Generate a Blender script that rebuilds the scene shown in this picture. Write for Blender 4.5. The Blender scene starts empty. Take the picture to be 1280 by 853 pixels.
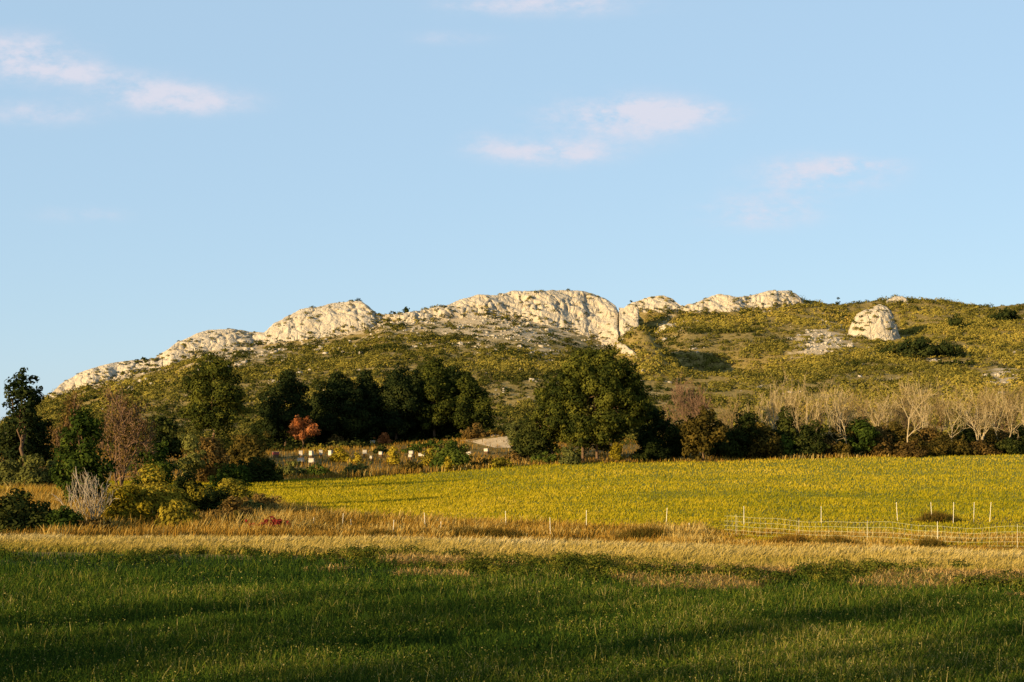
import bpy, math, random
import numpy as np

S = bpy.context.scene
COL = S.collection
F = 1778.0            # focal length in photo pixels (1280 wide)
HOR = 555.0           # photo row of the horizon
EYE = 4.0             # eye height over the near field

# ------------------------------------------------------------------ camera
cam = bpy.data.objects.new('camera', bpy.data.cameras.new('camera'))
COL.objects.link(cam)
cam.location = (0, 0, EYE)
cam.rotation_euler = (math.radians(90), 0, 0)
cam.data.sensor_width = 36.0
cam.data.lens = 36.0 * F / 1280.0
cam.data.shift_y = (HOR - 426.5) / 1280.0
cam.data.clip_end = 20000
cam.data.clip_start = 0.5
S.camera = cam

# ------------------------------------------------------------------ sun, sky, exposure
SUN_EL, SUN_AZ = 12.0, 50.0       # elevation; degrees to the left of straight behind the camera
EXPOSURE = 1.3
SKY_STRENGTH = 0.05
VEIL = (0.240, 0.338, 0.436)     # thin high haze over the whole sky
SUN_STRENGTH = 5.0
sd = (-math.sin(math.radians(SUN_AZ)) * math.cos(math.radians(SUN_EL)),
      -math.cos(math.radians(SUN_AZ)) * math.cos(math.radians(SUN_EL)), math.sin(math.radians(SUN_EL)))
import mathutils
sun = bpy.data.objects.new('sun', bpy.data.lights.new('sun', 'SUN'))
COL.objects.link(sun)
sun.data.energy = SUN_STRENGTH
sun.data.color = (1.0, 0.74, 0.40)
sun.data.angle = math.radians(0.5)
sun.rotation_euler = mathutils.Vector(sd).to_track_quat('Z', 'Y').to_euler()
sun.location = (-60, -60, 60)

S.view_settings.view_transform = 'Standard'
S.view_settings.look = 'None'
S.view_settings.gamma = 1.0
S.view_settings.exposure = EXPOSURE
S.view_settings.use_curve_mapping = False

W = bpy.data.worlds.new('World')
S.world = W
W.use_nodes = True
wt = W.node_tree
wt.nodes.clear()


def wn(kind, **kw):
    n = wt.nodes.new(kind)
    for k, v in kw.items():
        setattr(n, k, v)
    return n


def wmath(op, a, b=None, c=None):
    n = wn('ShaderNodeMath', operation=op)
    for i, v in enumerate((a, b, c)):
        if v is None:
            continue
        if isinstance(v, (int, float)):
            n.inputs[i].default_value = v
        else:
            wt.links.new(v, n.inputs[i])
    return n.outputs[0]


sky = wn('ShaderNodeTexSky')
sky.sky_type = 'NISHITA'
sky.sun_disc = False
sky.sun_elevation = math.radians(SUN_EL)
sky.sun_rotation = math.atan2(sd[0], sd[1])
sky.altitude = 100
sky.air_density = 1.0
sky.dust_density = 0.3
sky.ozone_density = 2.0
bg = wn('ShaderNodeBackground')
bg.inputs['Strength'].default_value = SKY_STRENGTH
wt.links.new(sky.outputs[0], bg.inputs['Color'])
tc = wn('ShaderNodeTexCoord')
sep = wn('ShaderNodeSeparateXYZ')
wt.links.new(tc.outputs['Generated'], sep.inputs[0])
X, Y, Z = sep.outputs
yy = wmath('MAXIMUM', Y, 0.05)
U = wmath('DIVIDE', X, yy)
V = wmath('DIVIDE', Z, yy)
comb = wn('ShaderNodeCombineXYZ')
wt.links.new(U, comb.inputs[0])
wt.links.new(V, comb.inputs[1])
mp = wn('ShaderNodeMapping')
mp.inputs['Scale'].default_value = (1.0, 2.0, 1.0)
wt.links.new(comb.outputs[0], mp.inputs[0])


def wnoise(scale, detail, rough, off):
    m2 = wn('ShaderNodeVectorMath', operation='ADD')
    m2.inputs[1].default_value = off
    wt.links.new(mp.outputs[0], m2.inputs[0])
    n = wn('ShaderNodeTexNoise')
    n.inputs['Scale'].default_value = scale
    n.inputs['Detail'].default_value = detail
    n.inputs['Roughness'].default_value = rough
    wt.links.new(m2.outputs[0], n.inputs['Vector'])
    return n.outputs[0]


N1 = wnoise(9.0, 6, 0.62, (3.1, 1.7, 0.4))
N2 = wnoise(34.0, 5, 0.6, (0.3, 5.7, 2.4))
N3 = wnoise(95.0, 6, 0.65, (7.3, 2.7, 1.4))
Nn = wmath('ADD', wmath('ADD', wmath('MULTIPLY', wmath('SUBTRACT', N1, 0.5), 1.6), wmath('MULTIPLY', wmath('SUBTRACT', N2, 0.5), 2.2)), wmath('MULTIPLY', wmath('SUBTRACT', N3, 0.5), 0.9))
# clouds: column, row in degrees of view, half width, half height, density
CLOUDS = [(22, 72, 78, 27, .95), (92, 92, 60, 13, .55), (175, 112, 70, 20, .6), (245, 128, 72, 17, .75), (45, 142, 75, 16, .5),
          (675, 6, 125, 15, .7), (780, 146, 100, 26, 1.0), (850, 140, 60, 13, .6), (688, 191, 80, 16, .85), (1022, 219, 80, 23, .9),
          (1080, 206, 50, 9, .5), (948, 264, 78, 20, .8), (602, 177, 25, 15, .4), (104, 268, 60, 12, .35), (560, 48, 60, 10, .3)]
tot = None
for (cx, cy, a, b, d) in CLOUDS:
    du = wmath('MULTIPLY', wmath('SUBTRACT', U, (cx - 640) / F), F / a)
    dv = wmath('MULTIPLY', wmath('SUBTRACT', V, (HOR - cy) / F), F / b)
    r2 = wmath('ADD', wmath('MULTIPLY', du, du), wmath('MULTIPLY', dv, dv))
    k = wmath('MULTIPLY', wmath('POWER', 2.718, wmath('MULTIPLY', r2, -0.95)), d)
    tot = k if tot is None else wmath('ADD', tot, k)
dens = wmath('MULTIPLY', tot, wmath('ADD', wmath('MULTIPLY', Nn, 1.15), 0.82))
mr = wn('ShaderNodeMapRange')
mr.interpolation_type = 'SMOOTHSTEP'
mr.inputs['From Min'].default_value = 0.0
mr.inputs['From Max'].default_value = 0.95
mr.inputs['To Max'].default_value = 0.9
wt.links.new(dens, mr.inputs['Value'])
front = wmath('GREATER_THAN', Y, 0.06)
dmask = wmath('MULTIPLY', mr.outputs[0], front)
bgc = wn('ShaderNodeBackground')
bgc.inputs['Color'].default_value = (0.300, 0.300, 0.342, 1)
bgc.inputs['Strength'].default_value = 1.0
veil = wn('ShaderNodeBackground')
veil.inputs['Color'].default_value = (*VEIL, 1)
addv = wn('ShaderNodeMixShader')
addv.inputs[0].default_value = 0.6
wt.links.new(bg.outputs[0], addv.inputs[1])
wt.links.new(veil.outputs[0], addv.inputs[2])
mix = wn('ShaderNodeMixShader')
wt.links.new(dmask, mix.inputs[0])
wt.links.new(addv.outputs[0], mix.inputs[1])
wt.links.new(bgc.outputs[0], mix.inputs[2])
wo = wn('ShaderNodeOutputWorld')
wt.links.new(mix.outputs[0], wo.inputs[0])

# ------------------------------------------------------------------ numpy noise
_rs = np.random.RandomState(11)
_P = _rs.permutation(256)
_PP = np.concatenate([_P, _P, _P])
_R = _rs.rand(256)


def vn3(x, y, z):
    xi, yi, zi = np.floor(x).astype(int), np.floor(y).astype(int), np.floor(z).astype(int)
    fx, fy, fz = x - xi, y - yi, z - zi
    fx, fy, fz = (f * f * (3 - 2 * f) for f in (fx, fy, fz))
    xi &= 255; yi &= 255; zi &= 255
    x1, y1, z1 = (xi + 1) & 255, (yi + 1) & 255, (zi + 1) & 255

    def h(a, b, c):
        return _R[_PP[_PP[_PP[a] + b] + c]]
    c00 = h(xi, yi, zi) * (1 - fx) + h(x1, yi, zi) * fx
    c10 = h(xi, y1, zi) * (1 - fx) + h(x1, y1, zi) * fx
    c01 = h(xi, yi, z1) * (1 - fx) + h(x1, yi, z1) * fx
    c11 = h(xi, y1, z1) * (1 - fx) + h(x1, y1, z1) * fx
    return ((c00 * (1 - fy) + c10 * fy) * (1 - fz) + (c01 * (1 - fy) + c11 * fy) * fz) * 2 - 1


def fbm(x, y, z=0.0, octv=4, gain=0.5, ridged=False):
    x = np.asarray(x, float)
    y = np.asarray(y, float) + 0 * x
    z = np.asarray(z, float) + 0 * x
    s = np.zeros_like(x); a = 1.0; f = 1.0; n = 0.0
    for i in range(octv):
        v = vn3(x * f + 17.3 * i, y * f + 31.7 * i, z * f + 7.9 * i)
        if ridged:
            v = 1 - 2 * np.abs(v)
        s += a * v; n += a
        a *= gain; f *= 2.03
    return s / n


# ------------------------------------------------------------------ the lie of the land
def cur(c, pts):
    p = sorted(pts)
    return np.interp(c, [q[0] for q in p], [q[1] for q in p])


RIDGE_ROW = [(-700, 545), (0, 530), (55, 502), (75, 488), (100, 472), (130, 463), (165, 456), (195, 454), (205, 446), (225, 434), (250, 421), (290, 418),
             (330, 421), (345, 409), (375, 394), (400, 389), (440, 385), (460, 390), (475, 398), (500, 394), (540, 389), (575, 381),
             (600, 376), (640, 371), (690, 370), (730, 371), (755, 379), (768, 389), (785, 392), (800, 383), (820, 379), (840, 382), (855, 386),
             (880, 380), (900, 376), (930, 378), (960, 371), (985, 371), (1005, 377), (1040, 381), (1080, 380), (1120, 377), (1160, 379),
             (1200, 383), (1240, 384), (1280, 380), (1980, 372)]
RIDGE_Y = [(-700, 385), (0, 392), (200, 402), (400, 414), (650, 428), (780, 432), (900, 442), (1280, 455), (1980, 465)]
CLIFF_ROW = [(-700, 548), (0, 537), (40, 512), (62, 502), (100, 489), (150, 474), (204, 462), (250, 443), (300, 436), (330, 434), (380, 427), (420, 421), (460, 413), (480, 406), (520, 405), (600, 401), (650, 401),
             (690, 409), (720, 416), (745, 425), (773, 431), (797, 427), (830, 408), (860, 397), (900, 393), (950, 390), (1004, 390), (1060, 396), (1280, 394), (1980, 390)]
TREE_Y = [(-700, 140), (0, 142), (280, 150), (450, 157), (640, 168), (745, 171), (900, 176), (1280, 195), (1980, 215)]
TREE_ROW = [(-700, 602), (0, 602), (280, 603), (450, 598), (560, 590), (640, 583), (745, 579), (900, 577), (1000, 574), (1280, 567), (1980, 557)]


def yb(c):      # foot of the weedy bank that ends the near field
    c = np.asarray(c, float)
    return cur(c, [(-700, 57), (0, 48.2), (330, 46.8), (500, 44.5), (640, 42.5), (900, 40.5), (1280, 38), (1980, 34)]) + 1.1 * fbm(c / 130, 0 * c + 4.4, 0.0, 3)


def ystrip(c):  # back edge of the pale dry grass strip
    c = np.asarray(c, float)
    return 0.8 * fbm(c / 90, 0 * c + 9.4, 0.0, 3) + cur(c, [(-700, 66), (0, 55.0), (330, 54.5), (640, 52.5), (900, 50.0), (1280, 47.5), (1980, 45)])


def knots(c):
    def z(row, y):
        return EYE - (row - HOR) / F * y
    b, st, ty = yb(c), ystrip(c), cur(c, TREE_Y)
    z0 = 0 * c
    ridge_y = cur(c, RIDGE_Y)
    ridge_z = z(cur(c, RIDGE_ROW), ridge_y)
    foot_y = 0 * c + 245
    cf_y = ridge_y - 20
    my = foot_y + 0.5 * (cf_y - foot_y)
    K = [(z0 - 80, z0), (b - 2.5, z0), (b + 1.6, z0 + 0.30), (st, z0 + 0.30), (st + 4, z0 + 0.14), (z0 + 76, z0 + 0.28),
         (ty, z(cur(c, TREE_ROW), ty)),
         (ty + 28, z(cur(c, [(-700, 572), (0, 572), (280, 572), (450, 564), (640, 556), (900, 562), (1280, 552), (1980, 545)]), ty + 28)),
         (foot_y, z(cur(c, [(-700, 556), (0, 552), (280, 544), (450, 542), (640, 538), (900, 534), (1280, 530), (1980, 526)]), foot_y)),
         (my, z(cur(c, [(-700, 550), (0, 540), (60, 526), (150, 503), (280, 478), (450, 462), (640, 460), (780, 468), (900, 464), (1097, 458), (1280, 456), (1980, 450)]), my)),
         (cf_y, z(cur(c, CLIFF_ROW), cf_y)), (ridge_y, ridge_z), (ridge_y + 45, ridge_z - 9), (z0 + 1500, z0 + 1)]
    return np.array([k[0] for k in K]), np.array([k[1] for k in K])


def col_of(x, y):
    return 640 + F * x / np.maximum(y, 25.0)


def H0(x, y):
    x = np.asarray(x, float); y = np.asarray(y, float)
    c = np.clip(col_of(x, y), -700, 1980)
    KY, KZ = knots(c)
    n = len(KY)
    h = np.diff(KY, axis=0); d = np.diff(KZ, axis=0) / h
    m = np.zeros_like(KZ)
    same = d[:-1] * d[1:] > 0
    w1 = 2 * h[1:] + h[:-1]; w2 = h[1:] + 2 * h[:-1]
    with np.errstate(divide='ignore', invalid='ignore'):
        hm = (w1 + w2) / (w1 / d[:-1] + w2 / d[1:])
    m[1:-1] = np.where(same, hm, 0)
    m[-2] *= 0.0
    out = np.where(y <= KY[0], KZ[0], KZ[-1])
    for k in range(n - 1):
        t = (y - KY[k]) / h[k]
        s = (t >= 0) & (t < 1)
        t = np.clip(t, 0, 1)
        v = (2 * t**3 - 3 * t**2 + 1) * KZ[k] + (t**3 - 2 * t**2 + t) * h[k] * m[k] + (3 * t**2 - 2 * t**3) * KZ[k + 1] + (t**3 - t**2) * h[k] * m[k + 1]
        out = np.where(s, v, out)
    return out


HUMPS_DIPS = []       # x, y, rx, ry, dz


def H(x, y):
    x = np.asarray(x, float); y = np.asarray(y, float)
    z = H0(x, y)
    near = np.clip((y - 20) / 30, 0.25, 1)
    z = z + 0.07 * near * fbm(x / 5, y / 5, octv=3) * np.clip((230 - y) / 60, 0, 1)
    hill = np.clip((y - 190) / 70, 0, 1)
    z = z + hill * (1.5 * fbm(x / 26, y / 26, 3.3, 4) + 0.5 * fbm(x / 6, y / 6, 8.3, 3))
    for (hx, hy, rx, ry, dz) in HUMPS_DIPS:
        z = z + dz * np.exp(-((x - hx) / rx) ** 2 - ((y - hy) / ry) ** 2)
    return z


def px(c, y):
    return (c - 640) / F * y


def at(c, y, sink=0.0):
    x = px(c, y)
    return (float(x), float(y), float(H(np.array([x]), np.array([y]))[0]) - sink)


def z_of(row, y):
    return EYE - (row - HOR) / F * y


def hit(c, row, y0=30.0, y1=560.0):
    """the ground point seen at photo column c, row"""
    ys = np.linspace(y0, y1, 1500)
    zs = H(px(c, ys), ys)
    rr = HOR - (zs - EYE) / ys * F
    k = np.where(rr <= row)[0]
    y = ys[k[0]] if len(k) else y1
    return at(c, float(y))


hx, hy, hz = hit(868, 452)
tx, ty_, tz_ = hit(630, 560)
HUMPS_DIPS += [(tx - 0.5, ty_ + 5, 5.5, 4.0, 1.4)]
HUMPS_DIPS += [(hx + 6, hy + 2, 17, 13, -6.0), (hx - 13, hy + 0, 7.0, 18, 11.0)]  # added knoll and dip, shaped to throw this stretch of slope into shade


# ------------------------------------------------------------------ mesh and object helpers
def mesh_np(name, verts, faces, mat, parent=None, attrs=None, smooth=False, loc=None):
    verts = np.asarray(verts, np.float32); faces = np.asarray(faces, np.int32)
    me = bpy.data.meshes.new(name)
    n, k = faces.shape
    me.vertices.add(len(verts)); me.vertices.foreach_set('co', verts.ravel())
    me.loops.add(n * k); me.loops.foreach_set('vertex_index', faces.ravel())
    me.polygons.add(n); me.polygons.foreach_set('loop_start', np.arange(0, n * k, k, dtype=np.int32))
    me.polygons.foreach_set('loop_total', np.full(n, k, np.int32))
    me.update(calc_edges=True)
    for an, av in (attrs or {}).items():
        a = me.attributes.new(an, 'FLOAT', 'POINT')
        a.data.foreach_set('value', np.asarray(av, np.float32))
    if smooth:
        me.polygons.foreach_set('use_smooth', np.ones(n, bool))
    me.materials.append(mat)
    o = bpy.data.objects.new(name, me)
    COL.objects.link(o)
    if parent is not None:
        o.parent = parent
    if loc is not None:
        o.location = loc
    return o


def tag(o, label=None, cat=None, group=None, kind=None):
    for k, v in (('label', label), ('category', cat), ('group', group), ('kind', kind)):
        if v:
            o[k] = v
    return o


def empty(name, loc, label, cat, group=None):
    o = bpy.data.objects.new(name, None)
    COL.objects.link(o)
    o.empty_display_size = 0.3
    o.location = loc
    return tag(o, label, cat, group)


# ------------------------------------------------------------------ materials
def new_mat(name):
    m = bpy.data.materials.new(name)
    m.use_nodes = True
    t = m.node_tree
    t.nodes.clear()
    out = t.nodes.new('ShaderNodeOutputMaterial')
    return m, t, out


def ramp(t, stops, fac):
    r = t.nodes.new('ShaderNodeValToRGB')
    e = r.color_ramp.elements
    while len(e) < len(stops):
        e.new(0.5)
    for k, (p, c) in enumerate(stops):
        e[k].position = p
        e[k].color = (*c, 1)
    t.links.new(fac, r.inputs[0])
    return r.outputs[0]


def tnoise(t, scale, detail=4, rough=0.6, vec=None, coord='Object'):
    if vec is None:
        tcn = t.nodes.new('ShaderNodeTexCoord')
        vec = tcn.outputs[coord]
    n = t.nodes.new('ShaderNodeTexNoise')
    n.inputs['Scale'].default_value = scale
    n.inputs['Detail'].default_value = detail
    n.inputs['Roughness'].default_value = rough
    t.links.new(vec, n.inputs['Vector'])
    return n.outputs[0]


def leaf_mat(name, stops, transl=0.25, tcol=(1, 1, 1), gloss=0.0):
    """foliage or grass: colour by the 'tint' of each leaf"""
    m, t, out = new_mat(name)
    a = t.nodes.new('ShaderNodeAttribute')
    a.attribute_name = 'tint'
    col = ramp(t, stops, a.outputs['Fac'])
    d = t.nodes.new('ShaderNodeBsdfDiffuse')
    t.links.new(col, d.inputs['Color'])
    tr = t.nodes.new('ShaderNodeBsdfTranslucent')
    t.links.new(col, tr.inputs['Color'])
    mx = t.nodes.new('ShaderNodeMixShader')
    mx.inputs[0].default_value = transl
    t.links.new(d.outputs[0], mx.inputs[1])
    t.links.new(tr.outputs[0], mx.inputs[2])
    t.links.new(mx.outputs[0], out.inputs[0])
    return m


def soil_mat(name, stops, scale, detail=8, bump=0.3, bscale=None, rough=0.95, scale2=None):
    m, t, out = new_mat(name)
    f = tnoise(t, scale, detail, 0.65)
    if scale2:
        f2 = tnoise(t, scale2, 4, 0.6)
        mm = t.nodes.new('ShaderNodeMath')
        mm.operation = 'MULTIPLY_ADD'
        t.links.new(f2, mm.inputs[0]); mm.inputs[1].default_value = 0.6
        s2 = t.nodes.new('ShaderNodeMath'); s2.operation = 'MULTIPLY'
        t.links.new(f, s2.inputs[0]); s2.inputs[1].default_value = 0.4
        t.links.new(s2.outputs[0], mm.inputs[2])
        f = mm.outputs[0]
    col = ramp(t, stops, f)
    p = t.nodes.new('ShaderNodeBsdfPrincipled')
    p.inputs['Roughness'].default_value = rough
    p.inputs['Specular IOR Level'].default_value = 0.1
    t.links.new(col, p.inputs['Base Color'])
    if bump:
        b = t.nodes.new('ShaderNodeBump')
        b.inputs['Strength'].default_value = bump
        b.inputs['Distance'].default_value = 0.15
        t.links.new(tnoise(t, bscale or scale * 4, 6, 0.7), b.inputs['Height'])
        t.links.new(b.outputs[0], p.inputs['Normal'])
    t.links.new(p.outputs[0], out.inputs[0])
    return m


def plain_mat(name, colr, rough=0.7):
    m, t, out = new_mat(name)
    p = t.nodes.new('ShaderNodeBsdfPrincipled')
    f = tnoise(t, 9.0, 3)
    c0 = tuple(v * 0.8 for v in colr)
    t.links.new(ramp(t, [(0.3, c0), (0.7, colr)], f), p.inputs['Base Color'])
    p.inputs['Roughness'].default_value = rough
    p.inputs['Specular IOR Level'].default_value = 0.25
    t.links.new(p.outputs[0], out.inputs[0])
    return m


def hill_mat():
    """stony soil: pale scree where 'bare' is high, brown litter and dry herbs elsewhere"""
    m, t, out = new_mat('hill_soil')
    a = t.nodes.new('ShaderNodeAttribute'); a.attribute_name = 'bare'
    n1 = tnoise(t, 0.16, 8, 0.72)
    n2 = tnoise(t, 1.1, 5, 0.7)
    ad = t.nodes.new('ShaderNodeMath'); ad.operation = 'ADD'
    t.links.new(a.outputs['Fac'], ad.inputs[0])
    s = t.nodes.new('ShaderNodeMath'); s.operation = 'MULTIPLY_ADD'
    t.links.new(n1, s.inputs[0]); s.inputs[1].default_value = 1.7; s.inputs[2].default_value = -0.85
    t.links.new(s.outputs[0], ad.inputs[1])
    r = t.nodes.new('ShaderNodeMapRange')
    r.inputs['From Min'].default_value = 0.38; r.inputs['From Max'].default_value = 0.62
    t.links.new(ad.outputs[0], r.inputs['Value'])
    soil = ramp(t, [(0.3, (0.085, 0.06, 0.018)), (0.5, (0.18, 0.128, 0.034)), (0.72, (0.27, 0.20, 0.07))], n2)
    stone = ramp(t, [(0.3, (0.26, 0.19, 0.105)), (0.55, (0.38, 0.30, 0.19)), (0.75, (0.46, 0.385, 0.27))], n2)
    mx = t.nodes.new('ShaderNodeMix'); mx.data_type = 'RGBA'
    t.links.new(r.outputs[0], mx.inputs[0])
    t.links.new(soil, mx.inputs[6]); t.links.new(stone, mx.inputs[7])
    p = t.nodes.new('ShaderNodeBsdfPrincipled')
    p.inputs['Roughness'].default_value = 0.95
    p.inputs['Specular IOR Level'].default_value = 0.1
    t.links.new(mx.outputs[2], p.inputs['Base Color'])
    b = t.nodes.new('ShaderNodeBump'); b.inputs['Strength'].default_value = 0.7; b.inputs['Distance'].default_value = 0.5
    t.links.new(tnoise(t, 0.9, 7, 0.75), b.inputs['Height'])
    t.links.new(b.outputs[0], p.inputs['Normal'])
    t.links.new(p.outputs[0], out.inputs[0])
    return m


def rock_mat():
    m, t, out = new_mat('limestone')
    tcn = t.nodes.new('ShaderNodeTexCoord')
    mpn = t.nodes.new('ShaderNodeMapping')
    mpn.inputs['Scale'].default_value = (1, 1, 0.45)
    t.links.new(tcn.outputs['Object'], mpn.inputs[0])
    n1 = tnoise(t, 0.22, 8, 0.7, mpn.outputs[0])
    n2 = tnoise(t, 1.3, 6, 0.75, mpn.outputs[0])
    base = ramp(t, [(0.28, (0.25, 0.225, 0.185)), (0.42, (0.38, 0.325, 0.24)), (0.6, (0.45, 0.39, 0.295)), (0.70, (0.38, 0.305, 0.205)), (0.80, (0.30, 0.22, 0.13))], n1)
    lich = ramp(t, [(0.30, (0.42, 0.40, 0.36)), (0.42, (0.88, 0.86, 0.83)), (0.6, (1, 1, 1))], n2)
    mx = t.nodes.new('ShaderNodeMix'); mx.data_type = 'RGBA'; mx.blend_type = 'MULTIPLY'
    mx.inputs[0].default_value = 0.75
    t.links.new(base, mx.inputs[6]); t.links.new(lich, mx.inputs[7])
    n3 = tnoise(t, 2.6, 3, 0.6)
    spk = ramp(t, [(0.30, (0.42, 0.36, 0.27)), (0.40, (1, 1, 1))], n3)
    mx3 = t.nodes.new('ShaderNodeMix'); mx3.data_type = 'RGBA'; mx3.blend_type = 'MULTIPLY'
    mx3.inputs[0].default_value = 0.85
    t.links.new(mx.outputs[2], mx3.inputs[6]); t.links.new(spk, mx3.inputs[7])
    mx = mx3
    p = t.nodes.new('ShaderNodeBsdfPrincipled')
    p.inputs['Roughness'].default_value = 0.92
    p.inputs['Specular IOR Level'].default_value = 0.15
    t.links.new(mx.outputs[2], p.inputs['Base Color'])
    v = t.nodes.new('ShaderNodeTexVoronoi'); v.feature = 'DISTANCE_TO_EDGE'
    v.inputs['Scale'].default_value = 0.35
    wv = t.nodes.new('ShaderNodeVectorMath'); wv.operation = 'MULTIPLY_ADD'
    nz = t.nodes.new('ShaderNodeTexNoise'); nz.inputs['Scale'].default_value = 0.5; nz.inputs['Detail'].default_value = 4
    t.links.new(mpn.outputs[0], nz.inputs['Vector'])
    t.links.new(nz.outputs[1], wv.inputs[0]); wv.inputs[1].default_value = (3, 3, 3)
    t.links.new(mpn.outputs[0], wv.inputs[2])
    t.links.new(wv.outputs[0], v.inputs['Vector'])
    cr = t.nodes.new('ShaderNodeMapRange'); cr.inputs['From Max'].default_value = 0.12
    t.links.new(v.outputs['Distance'], cr.inputs['Value'])
    hs = t.nodes.new('ShaderNodeMath'); hs.operation = 'MULTIPLY_ADD'
    t.links.new(cr.outputs[0], hs.inputs[0]); hs.inputs[1].default_value = 0.35
    t.links.new(tnoise(t, 0.7, 9, 0.75, mpn.outputs[0]), hs.inputs[2])
    b = t.nodes.new('ShaderNodeBump'); b.inputs['Strength'].default_value = 0.85; b.inputs['Distance'].default_value = 0.9
    t.links.new(hs.outputs[0], b.inputs['Height'])
    t.links.new(b.outputs[0], p.inputs['Normal'])
    t.links.new(p.outputs[0], out.inputs[0])
    return m


M = {}
M['rock'] = rock_mat()
M['hill'] = hill_mat()
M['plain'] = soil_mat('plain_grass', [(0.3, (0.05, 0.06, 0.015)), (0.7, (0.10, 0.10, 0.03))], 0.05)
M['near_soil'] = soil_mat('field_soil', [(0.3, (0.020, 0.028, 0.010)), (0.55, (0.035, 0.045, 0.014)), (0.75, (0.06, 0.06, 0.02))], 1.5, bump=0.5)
M['bank_soil'] = soil_mat('bank_soil', [(0.3, (0.07, 0.06, 0.018)), (0.55, (0.14, 0.10, 0.03)), (0.75, (0.22, 0.16, 0.06))], 1.2, bump=0.5)
M['rough_soil'] = soil_mat('rough_soil', [(0.3, (0.06, 0.05, 0.013)), (0.5, (0.11, 0.085, 0.022)), (0.75, (0.15, 0.12, 0.03))], 0.5, bump=0.5)
M['meadow_soil'] = soil_mat('meadow_soil', [(0.3, (0.10, 0.10, 0.008)), (0.5, (0.15, 0.14, 0.011)), (0.72, (0.21, 0.17, 0.016))], 0.35, bump=0.6, bscale=2.5, scale2=0.03)
M['scrub_soil'] = soil_mat('scrub_soil', [(0.3, (0.06, 0.045, 0.014)), (0.5, (0.12, 0.085, 0.022)), (0.75, (0.20, 0.13, 0.04))], 0.3, bump=0.5)
M['track'] = soil_mat('track_dirt', [(0.3, (0.27, 0.195, 0.105)), (0.7, (0.43, 0.33, 0.20))], 0.8, bump=0.4)
M['red_earth'] = soil_mat('red_earth', [(0.3, (0.17, 0.075, 0.022)), (0.7, (0.28, 0.14, 0.04))], 0.8, bump=0.4)

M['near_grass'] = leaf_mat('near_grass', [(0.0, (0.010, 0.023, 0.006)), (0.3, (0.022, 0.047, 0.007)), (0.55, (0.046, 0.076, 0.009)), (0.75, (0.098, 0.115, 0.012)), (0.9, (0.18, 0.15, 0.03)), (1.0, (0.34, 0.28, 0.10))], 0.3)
M['bank_grass'] = leaf_mat('bank_grass', [(0.0, (0.12, 0.12, 0.014)), (0.4, (0.30, 0.215, 0.045)), (0.75, (0.37, 0.275, 0.080)), (1.0, (0.46, 0.365, 0.17))], 0.3)
M['weeds'] = leaf_mat('weeds', [(0.0, (0.02, 0.03, 0.006)), (0.5, (0.055, 0.068, 0.009)), (1.0, (0.14, 0.12, 0.016))], 0.25)
M['straw'] = leaf_mat('straw', [(0.0, (0.20, 0.12, 0.03)), (0.6, (0.36, 0.23, 0.07)), (1.0, (0.50, 0.36, 0.15))], 0.25)
M['rough_grass'] = leaf_mat('rough_grass', [(0.0, (0.035, 0.038, 0.007)), (0.25, (0.085, 0.058, 0.011)), (0.5, (0.19, 0.100, 0.016)), (0.75, (0.29, 0.172, 0.028)), (1.0, (0.42, 0.32, 0.11))], 0.3)
M['meadow_grass'] = leaf_mat('meadow_grass', [(0.0, (0.05, 0.058, 0.005)), (0.3, (0.155, 0.148, 0.006)), (0.6, (0.275, 0.215, 0.009)), (0.85, (0.37, 0.27, 0.018)), (1.0, (0.46, 0.34, 0.08))], 0.3)
M['scrub'] = leaf_mat('hill_scrub', [(0.0, (0.016, 0.022, 0.005)), (0.25, (0.050, 0.050, 0.010)), (0.5, (0.128, 0.108, 0.020)), (0.75, (0.22, 0.175, 0.030)), (1.0, (0.31, 0.215, 0.045))], 0.15)
M['pine'] = leaf_mat('pine_needles', [(0.0, (0.012, 0.018, 0.005)), (0.5, (0.042, 0.048, 0.008)), (1.0, (0.100, 0.096, 0.014))], 0.15)
M['dark_pine'] = leaf_mat('dark_pine_needles', [(0.0, (0.007, 0.012, 0.005)), (0.5, (0.017, 0.024, 0.007)), (1.0, (0.040, 0.045, 0.011))], 0.12)
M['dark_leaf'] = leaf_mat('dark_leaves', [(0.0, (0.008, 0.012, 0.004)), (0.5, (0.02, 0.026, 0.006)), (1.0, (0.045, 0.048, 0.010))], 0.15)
M['green_leaf'] = leaf_mat('green_leaves', [(0.0, (0.015, 0.026, 0.005)), (0.5, (0.035, 0.052, 0.008)), (1.0, (0.075, 0.09, 0.013))], 0.2)
M['olive_leaf'] = leaf_mat('olive_leaves', [(0.0, (0.05, 0.055, 0.016)), (0.5, (0.10, 0.10, 0.022)), (1.0, (0.17, 0.15, 0.035))], 0.2)
M['broom'] = leaf_mat('broom_leaves', [(0.0, (0.06, 0.055, 0.008)), (0.5, (0.15, 0.12, 0.013)), (1.0, (0.27, 0.20, 0.02))], 0.25)
M['gold_leaf'] = leaf_mat('golden_leaves', [(0.0, (0.11, 0.085, 0.008)), (0.5, (0.22, 0.165, 0.012)), (1.0, (0.34, 0.25, 0.025))], 0.3)
M['brown_leaf'] = leaf_mat('brown_leaves', [(0.0, (0.040, 0.026, 0.008)), (0.5, (0.092, 0.058, 0.015)), (1.0, (0.16, 0.098, 0.028))], 0.25)
M['oak_leaf'] = leaf_mat('oak_leaves', [(0.0, (0.02, 0.018, 0.005)), (0.5, (0.055, 0.042, 0.009)), (1.0, (0.11, 0.075, 0.014))], 0.2)
M['rust_leaf'] = leaf_mat('rust_leaves', [(0.0, (0.16, 0.05, 0.014)), (0.5, (0.30, 0.10, 0.03)), (1.0, (0.42, 0.17, 0.06))], 0.25)
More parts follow.
